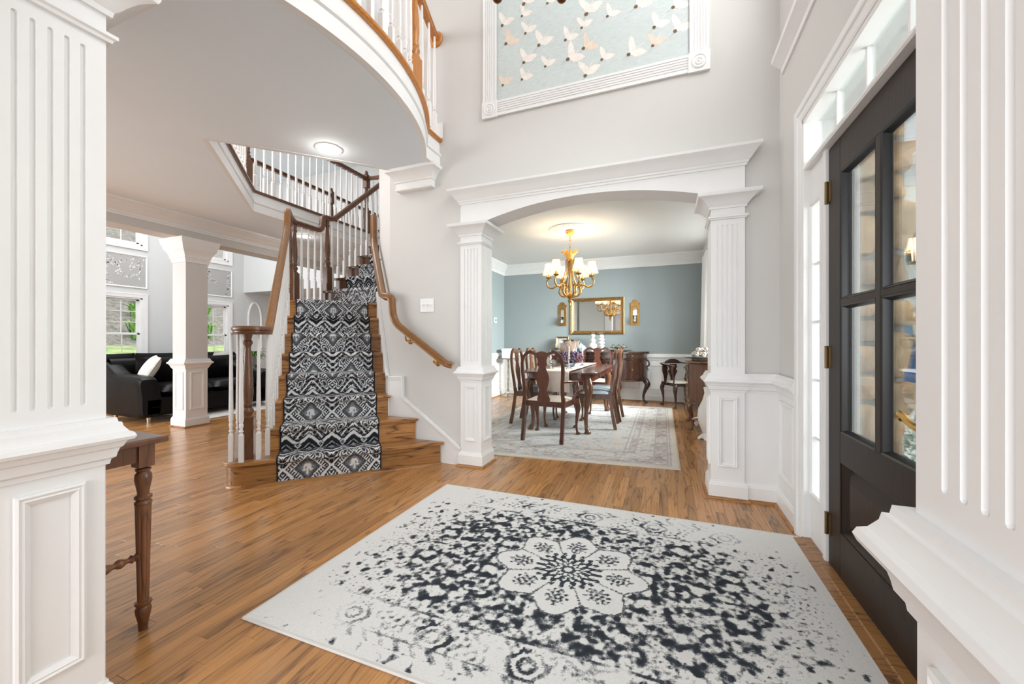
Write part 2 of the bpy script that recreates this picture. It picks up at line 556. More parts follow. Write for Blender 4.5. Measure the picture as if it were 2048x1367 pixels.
b = MB()
wall_y(b, -2.49, 0.72, 3.15, 3.33, 0, TOP, [(-1.56, 0.36, 0, 2.30)])
struct(b.build('wall_back', 'wall'), 'greige foyer wall around the arched dining room opening')
b = MB()
wall_y(b, -3.3, 0.90, 0.44, 0.62, 0, TOP, [(-1.56, 0.36, 0, 2.30)])
struct(b.build('wall_front', 'wall'), 'greige foyer wall around the near opening')
b = MB()
wall_x(b, 0.44, 3.33, 0.72, 0.90, 0, TOP, [(1.06, 2.70, 0, 2.42), (0.95, 2.82, 3.3, 4.9)])
struct(b.build('wall_right', 'wall'), 'greige foyer wall holding the front door')
b = MB()
b.prism([(-2.49, 3.15), (-3.25, 3.91), (-3.25, 7.13), (-3.22, 7.13), (-3.22, 3.92), (-2.49, 3.19)], 0, TOP)
struct(b.build('wall_stair', 'wall'), 'greige wall beside the staircase')
# dining room: blue paint above a white wainscot
b = MB()
wall_y(b, -3.25, 0.9, 7.77, 7.9, 0, 2.75)
struct(b.build('wall_dining_back', 'blue'), 'slate blue dining room wall behind the sideboard')
b = MB()
wall_x(b, 3.93, 7.77, -3.22, -3.19, 0, 2.75)
struct(b.build('wall_dining_left', 'blue'), 'slate blue dining room side wall with the thermostat')
b = MB()
wall_x(b, 3.33, 7.77, 0.75, 0.9, 0, 2.75, [(5.2, 7.0, 0.55, 2.35)])
struct(b.build('wall_dining_right', 'blue'), 'dining room window wall')
b = MB()
b.prism([(-2.47, 3.20), (0.9, 3.20), (0.9, 7.9), (-3.22, 7.9), (-3.22, 3.95)], 2.70, 2.78)
struct(b.build('ceiling_dining', 'dceil'), 'white dining room ceiling')
# family room and upper hall
b = MB()
WIN = [(4.33, 4.98), (6.10, 6.75)]
wall_x(b, -1.2, 8.6, -10.45, -10.3, 0, TOP,
       [h for y0, y1 in WIN for h in ((y0, y1, 0.52, 2.02), (y0, y1, 3.12, 4.3))])
struct(b.build('wall_left', 'famwall'), 'pale gray family room wall with two tall windows')
b = MB()
wall_y(b, -10.3, -5.9, 7.13, 7.25, 2.39, TOP)
wall_y(b, -5.9, -3.25, 7.13, 7.25, 0, TOP)
struct(b.build('wall_family_back', 'famwall'), 'pale wall across the far end of the family room')
b = MB()
wall_y(b, -10.3, -5.9, 8.5, 8.6, 0, 2.5)
b.box(-10.3, -5.9, 7.25, 8.5, 2.39, 2.45)
struct(b.build('wall_passage', 'wall'), 'warm white passage wall with the arched mirror')
b = MB()
wall_y(b, -3.4, 1.0, -3.4, -3.25, 0, 2.75, [(-2.9, 0.7, 0.4, 2.5)])
wall_x(b, -3.25, 0.44, -3.4, -3.3, 0, 2.75)
wall_x(b, -3.25, 0.44, 0.9, 1.0, 0, 2.75)
b.box(-3.4, 1.0, -3.4, 0.44, 2.70, 2.80)
struct(b.build('wall_rear_room', 'wall'), 'walls and ceiling of the sitting room behind the viewpoint')
b = MB()
b.box(-10.45, 0.9, 0.44, 8.6, TOP, TOP + 0.1)
struct(b.build('ceiling_upper', 'ceil'), 'upper storey ceiling')
# the lower ceiling: slab of the upper floor, curved along the balcony and cut out over the stairs
BC, BR = (-3.455, 1.85), 1.85
def bal(a, r=BR):
    return (BC[0] + r * math.cos(a), BC[1] + r * math.sin(a))
A1 = 0.617
curve = [bal(-A1 + 2 * A1 * i / 40) for i in range(41)]
BX = curve[-1][0]
slab = [(BX, 0.62)] + curve + [(BX, 3.15), (-2.49, 3.15), uv2(0.465, 3.82), uv2(-0.95, 3.82), uv2(-0.95, 5.70), (-4.67, 5.35),
        (-3.25, 5.35), (-3.25, 7.13), (-5.72, 7.13), (-5.72, 0.62)]
b = MB()
b.prism(slab, 2.70, 2.93)
struct(b.build('ceiling', 'ceil'), 'pale gray underside of the curved upper balcony floor')
b = MB()
b.prism(slab, 2.93, 2.955)
struct(b.build('floor_upper', 'oak'), 'oak floor of the upper hall')

# floor: boards, nearest 300 as parts of their own, the rest joined
fl = MB()
fl.box(-10.45, 0.9, -3.4, 8.6, -0.06, -0.004)
floor = struct(fl.build('floor', 'oakz'), 'oak strip floor running from the foyer into every room')
PW = 0.057
boards = []
rng = random.Random(3)
x = -10.3
while x < 0.72:
    y = -1.0 - rng.random() * 0.9
    ymax = 8.5
    while y < ymax:
        ln = rng.choice([0.45, 0.6, 0.75, 0.9, 1.1, 1.3])
        d = -(x) * 0.3614 + (y + ln / 2) * 0.9324
        boards.append((x, y, ln))
        y += ln
    x += PW
def board_size(bd):
    x, y, ln = bd
    best = 0
    for t in (0.15, 0.5, 0.85):
        yy = y + t * ln
        d = -x * 0.3614 + yy * 0.9324
        r = x * 0.9324 + yy * 0.3614
        if d < 0.9 or abs(r) / d > 1.29 or 1.1 / d > 0.86:
            continue
        if -1.5 < x < 0.62 and 1.12 < yy < 2.6:
            continue
        if x < -1.62 and yy < 0.63:
            continue
        if r / d < -1.03 and d < 1.3:
            continue
        if -2.9 < x < -1.9 and yy > 3.2 or (yy - x) / 1.414 > 3.6 and -0.7 < (x + yy) / 1.414 < 0.47:
            continue
        best += 1 / (d * d) * ln
    return best
ranked = sorted(boards, key=board_size, reverse=True)
near, rest = ranked[:300], ranked[300:]
plank_mesh = {}
for x, y, ln in near:
    if ln not in plank_mesh:
        t = MB()
        e = 0.0009
        vs = [(e, e, 0), (PW - e, e, 0), (PW - e, ln - e, 0), (e, ln - e, 0),
              (0, 0, -0.0012), (PW, 0, -0.0012), (PW, ln, -0.0012), (0, ln, -0.0012)]
        t.add(vs, [(0, 1, 2, 3), (4, 5, 1, 0), (5, 6, 2, 1), (6, 7, 3, 2), (7, 4, 0, 3)])
        plank_mesh[ln] = t.mesh('plank', 'floor')
    o = bpy.data.objects.new('plank', plank_mesh[ln])
    COL.objects.link(o)
    o.parent = floor
    o.location = (x, y, rng.random() * 0.0004)
t = MB()
for x, y, ln in rest:
    e = 0.0009
    t.add([(x + e, y + e, 0), (x + PW - e, y + e, 0), (x + PW - e, y + ln - e, 0), (x + e, y + ln - e, 0),
           (x, y, -0.0012), (x + PW, y, -0.0012), (x + PW, y + ln, -0.0012), (x, y + ln, -0.0012)],
          [(0, 1, 2, 3), (4, 5, 1, 0), (5, 6, 2, 1), (6, 7, 3, 2), (7, 4, 0, 3)])
o = t.build('far_planks', 'floor', floor)
o['kind'] = 'stuff'

# ------------------------------------------------------------------ mouldings
RAIL = [(0, 0.882), (0.017, 0.882), (0.019, 0.870), (0.025, 0.868), (0.027, 0.857), (0.036, 0.842), (0.045, 0.836), (0.049, 0.826), (0.045, 0.817),
        (0.034, 0.814), (0.027, 0.798), (0.022, 0.794), (0.018, 0.780), (0.016, 0.769), (0.008, 0.763), (0.006, 0.750), (0, 0.748)]
BASE = [(0, 0), (0.016, 0), (0.016, 0.098), (0.013, 0.103), (0.011, 0.115), (0.005, 0.120), (0.004, 0.130), (0, 0.130)]
SHOE = [(0.016, 0), (0.032, 0), (0.031, 0.008), (0.026, 0.015), (0.016, 0.019)]
CAP = [(0, 2.035), (0.010, 2.035), (0.013, 2.050), (0.022, 2.058), (0.034, 2.075), (0.052, 2.095), (0.072, 2.107), (0.084, 2.111),
       (0.088, 2.120), (0.090, 2.135), (0, 2.135)]
NECK = [(0, 1.958), (0.010, 1.960), (0.013, 1.968), (0.020, 1.972), (0.020, 1.982), (0.012, 1.986), (0, 1.988)]
CORN = [(0, 2.318), (0.010, 2.318), (0.012, 2.332), (0.020, 2.338), (0.022, 2.350), (0.036, 2.362), (0.052, 2.388), (0.072, 2.410),
        (0.084, 2.418), (0.090, 2.424), (0.092, 2.442), (0, 2.442)]
CROWN = [(0, -0.20), (0.012, -0.20), (0.014, -0.175), (0.022, -0.168), (0.024, -0.145), (0.036, -0.135), (0.055, -0.105), (0.085, -0.07),
         (0.11, -0.05), (0.118, -0.035), (0.13, -0.03), (0.135, 0.0), (0, 0.0)]
BEAD = [(0, 0), (0, 0.010), (0.006, 0.013), (0.012, 0.010), (0.016, 0.012), (0.022, 0.008), (0.028, 0.005), (0.028, 0)]

def panel_frame(mb, T, x0, y0, x1, y1, mi=0, prof=BEAD):
    # travelled clockwise so that the right-hand offset points inward
    mb.sweep([(x0, y0), (x0, y1), (x1, y1), (x1, y0)], prof, True, mi, T)

def fluted_face(mb, T, w, z0, z1, n=5, pitch=0.031, gw=0.012, dep=0.006):
    """flat face of width w centred on local x=0 with n round-ended flutes"""
    xs = []
    for k in range(n):
        c = (k - (n - 1) / 2) * pitch
        xs += [c + gw / 2 * q for q in (-1.0, -0.92, -0.7, -0.35, 0, 0.35, 0.7, 0.92, 1.0)]
    xs = [-w / 2] + xs + [w / 2]
    g = gw / 2
    f0, f1 = z0 + 0.055, z1 - 0.048
    zs = [z0, f0] + [f0 + g * q for q in (0.1, 0.3, 0.6, 1.0)] + [f1 - g * q for q in (1.0, 0.6, 0.3, 0.1)] + [f1, z1]
    def dp(x, z):
        if z <= f0 or z >= f1:
            return 0
        best = 0
        for k in range(n):
            c = (k - (n - 1) / 2) * pitch
            dz = max(0, f0 + g - z, z - (f1 - g))
            r = math.hypot(x - c, dz) / g
            if r < 0.985:
                best = max(best, min(1.0, (1 - r * r) ** 0.5 * 1.25))
        return -dep * best
    nx = len(xs)
    vs = [(x, z, dp(x, z)) for z in zs for x in xs]
    fs = [(j * nx + i, j * nx + i + 1, (j + 1) * nx + i + 1, (j + 1) * nx + i) for j in range(len(zs) - 1) for i in range(nx - 1)]
    mb.add(vs, fs, 0, T)

def square_column(label, x0, x1, y0, y1, faces, group=None, fluted=True, top=2.135):
    cx, cy = (x0 + x1) / 2, (y0 + y1) / 2
    t = thing('square_column', label, 'column', (cx, cy, 0), 0, group)
    dirs = {'-y': ((cx, y0, 0), (1, 0, 0), (0, -1, 0), x1 - x0), '+y': ((cx, y1, 0), (-1, 0, 0), (0, 1, 0), x1 - x0),
            '+x': ((x1, cy, 0), (0, 1, 0), (1, 0, 0), y1 - y0), '-x': ((x0, cy, 0), (0, -1, 0), (-1, 0, 0), y1 - y0)}
    s = MB()
    i = 0.009 if fluted else 0
    s.box(x0 + i, x1 - i, y0 + i, y1 - i, 0.77, 2.10 if fluted else 2.43)
    for f in dirs:
        o, xv, nv, w = dirs[f]
        T = plane_T(o, xv, nv)
        if fluted:
            if f in faces:
                fluted_face(s, T, w, 0.87, 1.97)
            else:
                s.add([(-w / 2, 0.87, 0), (w / 2, 0.87, 0), (w / 2, 1.97, 0), (-w / 2, 1.97, 0)], [(0, 1, 2, 3)], 0, T)
    if fluted:
        s.box(x0, x1, y0, y1, 1.97, 2.13)
    s.build('shaft', 'white' if fluted else 'ceilcol', t, 30, True)
    s = MB()
    s.box(x0, x1, y0, y1, 0, 0.80)
    s.build('pedestal', 'white', t, False, True, 0.003)
    ring = [(x0, y0), (x0, y1), (x1, y1), (x1, y0)][::-1]
    s = MB()
    s.sweep(ring, RAIL, True)
    s.build('dado_cap', 'white', t, 25, True)
    s = MB()
    s.sweep(ring, BASE, True)
    s.build('plinth', 'white', t, 25, True)
    s = MB()
    s.sweep(ring, SHOE, True)
    s.build('shoe_moulding', 'oak', t, 30, True)
    s = MB()
    dz = top - 2.135
    s.sweep(ring, [(o * (0.85 if not fluted else 1), z if not fluted else z + dz) for o, z in (CAP if fluted else CAPF)], True)
    s.build('capital', 'white', t, 25, True)
    if fluted:
        s = MB()
        s.sweep(ring, NECK, True)
        s.build('neck_ring', 'white', t, 25, True)
    for f in faces:
        o, xv, nv, w = dirs[f]
        s = MB()
        m = 0.045
        panel_frame(s, plane_T(o, xv, nv), -w / 2 + m, 0.225, w / 2 - m, 0.715)
        s.build('panel_moulding', 'white', t, 25, True)
    return t
# ring above runs clockwise seen from above reversed: outward is to the right of travel
M['ceilcol'] = plain('gray_column_paint', (0.66, 0.65, 0.635), 0.7, var=0.012, scale=2)
CAPF = [(0, 2.13), (0.012, 2.13), (0.014, 2.16), (0.020, 2.165), (0.020, 2.18), (0.030, 2.19), (0.034, 2.22), (0.05, 2.25), (0.07, 2.28),
        (0.085, 2.30), (0.09, 2.33), (0.105, 2.36), (0.115, 2.40), (0.12, 2.43), (0, 2.43)]
PX0, PX1, PX2, PX3 = -1.705, -1.50, 0.300, 0.512
square_column('white fluted square column left of the dining arch, beside the stair skirt', PX0, PX1, 3.128, 3.352, ('-y', '+x'))
square_column('white fluted square column right of the dining arch, next to the wainscot by the front door', PX2, PX3, 3.128, 3.352, ('-y', '-x'))
square_column('large white fluted square column at the near opening beside the walnut console table', PX0, PX1, 0.420, 0.640, ('+x', '+y'))
square_column('large white fluted square column close by that covers part of the front door', PX2, PX3, 0.425, 0.662, ('-x', '+y'))
square_column('gray square column with a white paneled pedestal by the black leather sofas', -6.0, -5.73, 3.22, 3.48, ('-y', '+x'), None, False, 2.43)

def entablature(name, label, y0, y1, ysign):
    """frieze with the shallow arched soffit and its cornice"""
    t = setting(name, label, (-0.6, (y0 + y1) / 2, 2.13))
    n = 36
    xa, xb = PX1 - 0.02, PX2 + 0.02
    cx, hw = (xa + xb) / 2, (xb - xa) / 2
    rise, zs = 0.135, 2.135
    R = (hw * hw + rise * rise) / (2 * rise)
    poly = [(PX0, 2.13), (xa, 2.13)]
    poly += [(cx + hw * (2 * i / n - 1), zs + rise - R + math.sqrt(R * R - (hw * (2 * i / n - 1)) ** 2)) for i in range(n + 1)]
    poly += [(xb, 2.13), (PX3, 2.13), (PX3, 2.33), (PX0, 2.33)]
    s = MB()
    T = Matrix(((1, 0, 0, 0), (0, 0, 1, 0), (0, 1, 0, 0), (0, 0, 0, 1)))
    s.prism(poly, y0, y1, 0, T)
    s.build('frieze', 'white', t, 30, True)
    s = MB()
    if ysign < 0:
        s.sweep([(PX0, y0 + 0.03), (PX0, y0), (PX3, y0), (PX3, y0 + 0.03)], [(o, z) for o, z in CORN])
    else:
        s.sweep([(PX3, y1 - 0.03), (PX3, y1), (PX0, y1), (PX0, y1 - 0.03)], [(o, z) for o, z in CORN])
    s.build('cornice', 'white', t, 25, True)
entablature('trim_1', 'white arched entablature with cornice over the dining room opening', 3.128, 3.352, -1)
entablature('trim_2', 'white arched entablature over the near opening', 0.42, 0.64, 1)

# wainscot right of the dining arch, round the corner to the door casing
def wainscot(name, label, path, panels, zr=0.0):
    t = setting(name, label, (path[0][0], path[0][1], 0))
    s = MB()
    s.sweep(path, [(0, 0), (0.004, 0), (0.004, 0.80), (0, 0.80)])
    s.build('backing', 'white', t, False, True)
    s = MB()
    s.sweep(path, [(o + 0.004, z) for o, z in RAIL])
    s.build('chair_rail', 'white', t, 25, True)
    s = MB()
    s.sweep(path, [(o + 0.004, z) for o, z in BASE])
    s.build('baseboard', 'white', t, 25, True)
    s = MB()
    s.sweep(path, [(o + 0.004, z) for o, z in SHOE])
    s.build('shoe_moulding', 'oak', t, 30, True)
    for o, xv, nv, w, (z0, z1) in panels:
        s = MB()
        panel_frame(s, plane_T(o, xv, nv), 0, z0, w, z1)
        s.build('panel_moulding', 'white', t, 25, True)
    return t
wainscot('trim_3', 'white wainscot between the right column and the front door casing',
         [(PX3 - 0.01, 3.146), (0.716, 3.146), (0.716, 2.712)],
         [((0.712, 3.08, 0), (0, -1, 0), (-1, 0, 0), 0.30, (0.225, 0.715))])
wainscot('trim_4', 'white paneled wainscot along the dining room back wall',
         [(-3.186, 3.95), (-3.186, 7.766), (0.746, 7.766), (0.746, 3.45)],
         [((x0, 7.762, 0), (1, 0, 0), (0, -1, 0), w, (0.225, 0.675)) for x0, w in ((-3.05, 0.72), (-2.2, 0.9), (-1.2, 0.75), (-0.31, 0.82))]
         + [((-3.182, y0, 0), (0, 1, 0), (1, 0, 0), w, (0.225, 0.675)) for y0, w in ((4.05, 0.8), (5.0, 0.95), (6.1, 0.65), (6.9, 0.7))])
s = MB()
s.sweep([(-3.19, 3.95), (-3.19, 7.77), (0.75, 7.77), (0.75, 3.36)], CROWN, False, 0, None, 2.70)
struct(s.build('trim_5', 'white', None, 25), 'white crown moulding round the dining room ceiling')
# beam with crown along the family room, the column carries it
t = setting('trim_6', 'boxed beam with crown moulding at the edge of the family room', (-5.86, 4.0, 2.43))
s = MB()
s.box(-6.0, -5.72, -1.2, 7.13, 2.43, 2.96)
s.build('beam', 'wall', t, False, True)
s = MB()
s.sweep([(-5.72, 7.13), (-5.72, -1.2)][::-1], [(o, z * 0.85) for o, z in CROWN], False, 0, None, 2.70)
s.build('crown_moulding', 'white', t, 25, True)
# crown ledge on the door wall and the engaged capital under the balcony end
s = MB()
s.sweep([(0.72, 3.06), (0.72, 0.62)], [(0, 2.85), (0.012, 2.85), (0.014, 2.885), (0.022, 2.89), (0.05, 2.915), (0.066, 2.925), (0.07, 2.95), (0, 2.95)])
struct(s.build('trim_7', 'white', None, 25), 'white moulded ledge high on the front door wall')
s = MB()
CAPB = [(0, 2.515), (0.012, 2.52), (0.016, 2.53), (0.010, 2.54), (0.010, 2.585), (0.020, 2.59), (0.020, 2.602), (0.026, 2.61), (0.045, 2.645),
        (0.075, 2.67), (0.085, 2.675), (0.09, 2.70), (0, 2.70)]
s.sweep([(-2.365, 3.16), (-2.365, 3.10), (-1.995, 3.10), (-1.995, 3.16)], CAPB)
s.box(-2.364, -1.996, 3.10, 3.16, 2.516, 2.70)
struct(s.build('trim_8', 'white', None, 25), 'white moulded capital under the end of the balcony')
# fascias: balcony and stairwell
FAS = [(-0.02, 2.695), (0.018, 2.695), (0.018, 2.79), (0.024, 2.795), (0.030, 2.80), (0.032, 2.812), (0.024, 2.818), (0.020, 2.83), (0.012, 2.835),
       (0.012, 2.925), (-0.02, 2.925)]
NOS = [(-0.06, 2.925), (0.030, 2.925), (0.042, 2.932), (0.046, 2.942), (0.042, 2.952), (0.030, 2.959), (-0.06, 2.959)]
path = [(BX, 0.64)] + curve + [(BX, 3.149)]
t = setting('trim_9', 'white curved balcony fascia with honey oak nosing', (BX, 1.85, 2.7))
s = MB()
s.sweep(path, [(o, z) for o, z in FAS])
s.build('fascia_board', 'white', t, 25, True)
s = MB()
s.sweep(path, NOS)
s.build('nosing', 'railo', t, 30, True)
path = [uv2(0.46, 3.82), uv2(-0.95, 3.82), uv2(-0.95, 5.70), (-4.67, 5.35), (-3.27, 5.35)]
t = setting('trim_10', 'white fascia with dark oak nosing round the stairwell', (-4.2, 3.6, 2.7))
s = MB()
s.sweep(path, FAS)
s.build('fascia_board', 'white', t, 25, True)
s = MB()
s.sweep(path, NOS)
s.build('nosing', 'raild', t, 30, True)
# stair skirt on the walls
t = setting('trim_11', 'white stepped skirt board on the wall beside the stairs', (-2.1, 3.14, 0))
s = MB()
sk = [(-1.70, 0.0), (-1.70, 0.155), (-2.322, 0.585), (-2.322, 0.775), (-2.482, 0.775), (-2.482, 0.0)]
Ty = Matrix(((1, 0, 0, 0), (0, 0, 1, 0), (0, 1, 0, 0), (0, 0, 0, 1)))
s.prism(sk, 3.134, 3.152, 0, Ty)
s.build('skirt_board', 'white', t, False, True)
s = MB()
Tw = plane_T((0, 3.134, 0), (1, 0, 0), (0, -1, 0))
s.sweep([(x, z) for x, z in sk[1:5]], [(0.0, 0), (0.0, 0.020), (-0.012, 0.021), (-0.016, 0.011), (-0.028, 0.010), (-0.032, 0.004), (-0.040, 0.004), (-0.042, 0)], False, 0, Tw)
s.build('skirt_moulding', 'white', t, 25, True)
# diagonal part, in (v, z) along the stair wall
s = MB()
Tv = plane_T((uv2(0.447, 0)[0], uv2(0.447, 0)[1], 0), (-0.70710678, 0.70710678, 0), (-0.70710678, -0.70710678, 0))
dk = [(3.975, 0.10), (3.975, 0.775), (5.02, 1.70), (5.02, 1.0)]
s.prism(dk, -0.018, 0.0, 0, Tv)
s.sweep([(3.975, 0.775), (5.02, 1.70)], [(-0.004, 0.0), (-0.004, 0.022), (0.02, 0.022), (0.04, 0.012), (0.04, 0)], False, 0, Tv)
s.build('skirt_board', 'white', t, False, True)
# ------------------------------------------------------------------ staircase (local x = along the risers, local y = up the flight)
RS = 0.197
V0 = 3.50
SX, SY = uv2(0, V0)
stair = thing('staircase', 'oak staircase with winding lower steps rising to a landing left of the dining arch', 'staircase', (SX, SY, 0), R_(45))
def w2l(X, Y):
    return ((X + Y) * 0.70710678, (Y - X) * 0.70710678 - V0)
NV = [3.53, 3.72, 3.94, 4.17, 4.40, 4.63, 4.87, 5.10]
UL = -0.545
def ur(v):
    return max(0.445, 4.415 - v)
def loc(poly):
    return [(u, v - V0) for u, v in poly]
arc = lambda c, r, a0, a1, n=14: [(c[0] + r * math.cos(a0 + (a1 - a0) * i / n), c[1] + r * math.sin(a0 + (a1 - a0) * i / n)) for i in range(n + 1)]
for k in range(1, 8):
    vf, vb = NV[k - 1], NV[k] + 0.03
    right = [(ur(vf), vf)] + ([(0.445, 3.97)] if vf < 3.97 < vb else []) + [(ur(vb), vb)]
    left = [(UL, vb), (UL, vf)]
    if k == 1:
        left = [(UL, vb)] + arc((-0.66, 3.665), 0.145, PI / 2, 3 * PI / 2)
    s = MB()
    s.prism(loc(right + left), k * RS - 0.028, k * RS)
    s.build('tread', 'oak', stair, False, False, 0.011)
    vr = vf + 0.028
    s = MB()
    if k == 1:
        s.prism(loc([(ur(vr), vr), (ur(vr + 0.02), vr + 0.02), (-0.66, 3.78)] + arc((-0.66, 3.665), 0.117, PI / 2, 3 * PI / 2)), 0, RS - 0.028)
    else:
        s.prism(loc([(ur(vr), vr), (ur(vr + 0.02), vr + 0.02), (UL + 0.02, vr + 0.02), (UL + 0.02, vr)]), (k - 1) * RS, k * RS - 0.028)
        s.prism(loc([(ur(vr), vr - 0.011), (ur(vr), vr), (UL + 0.02, vr), (UL + 0.02, vr - 0.011)]), k * RS - 0.042, k * RS - 0.028)
    s.build('riser', 'oak', stair)
s = MB()
s.sweep(loc([(ur(3.558), 3.558), (-0.66, 3.548)][::1] + arc((-0.66, 3.665), 0.117, 3 * PI / 2, PI / 2))[::-1], [(o - 0.016, z) for o, z in SHOE])
s.build('shoe_moulding', 'oak', stair, 30)
# landing
lp = [(UL, 5.10), (0.445, 5.10)]
landing = loc(lp) + [w2l(-3.27, 3.90), w2l(-3.27, 4.00), w2l(-4.24, 4.00), w2l(-4.24, 3.469)]
s = MB()
s.prism(landing, 8 * RS - 0.028, 8 * RS)
s.build('landing', 'oak', stair, False, False, 0.011)
s = MB()
s.prism(loc([(0.445, 5.128), (0.445, 5.148), (UL + 0.02, 5.148), (UL + 0.02, 5.128)]), 7 * RS, 8 * RS - 0.028)
s.build('riser', 'oak', stair)
NY = {9: 3.95, 10: 4.165, 11: 4.39, 12: 4.615, 13: 4.84, 14: 5.065, 15: 5.29}
XL, XR = -4.24, -3.262
for k in range(9, 15):
    s = MB()
    s.prism([w2l(XL, NY[k]), w2l(XR, NY[k]), w2l(XR, NY[k + 1] + 0.03), w2l(XL, NY[k + 1] + 0.03)], k * RS - 0.028, k * RS)
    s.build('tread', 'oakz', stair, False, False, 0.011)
for k in range(9, 16):
    s = MB()
    s.prism([w2l(XL + 0.02, NY[k] + 0.028), w2l(XR, NY[k] + 0.028), w2l(XR, NY[k] + 0.048), w2l(XL + 0.02, NY[k] + 0.048)], (k - 1) * RS, k * RS - 0.028)
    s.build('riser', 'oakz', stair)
# white stringers closing the open side
s = MB()
T = Matrix(((0, 0, 1, 0), (1, 0, 0, 0), (0, 1, 0, 0), (0, 0, 0, 1)))
pts = [(0.17, 0.0), (0.17, RS - 0.03)]
for k in range(1, 8):
    pts += [(NV[k] + 0.03 - V0, k * RS - 0.03), (NV[k] + 0.03 - V0, (k + 1) * RS - 0.03)]
pts += [(1.95, 8 * RS - 0.03), (1.95, 1.25), (0.45, 0.0)]
s.prism(pts, UL + 0.02, UL + 0.04, 0, T)
s.build('stringer', 'white', stair)
s = MB()
a, c = Vector((*w2l(XL + 0.03, 3.45), 0)), Vector((*w2l(XL + 0.03, 5.35), 0))
T2 = plane_T(a, (c - a).normalized(), (0.70710678, -0.70710678, 0))
s.prism([(0, 1.2), (0, 1.54), (0.52, 1.54), (1.9, 2.74), (1.9, 2.45)], 0, 0.02, 0, T2)
s.build('stringer', 'white', stair)

# patterned runner: ikat of diamonds, teeth and zigzags
def hash_noise(shape, cells, seed):
    r = np.random.RandomState(seed)
    gy, gx = int(cells[1]) + 2, int(cells[0]) + 2
    g = r.rand(gy, gx)
    y = np.linspace(0, gy - 1.001, shape[0])
    x = np.linspace(0, gx - 1.001, shape[1])
    yi, xi = y.astype(int), x.astype(int)
    fy, fx = (y - yi)[:, None], (x - xi)[None, :]
    fy, fx = fy * fy * (3 - 2 * fy), fx * fx * (3 - 2 * fx)
    a, b_ = g[yi][:, xi], g[yi][:, xi + 1]
    c_, d_ = g[yi + 1][:, xi], g[yi + 1][:, xi + 1]
    return (a * (1 - fx) + b_ * fx) * (1 - fy) + (c_ * (1 - fx) + d_ * fx) * fy

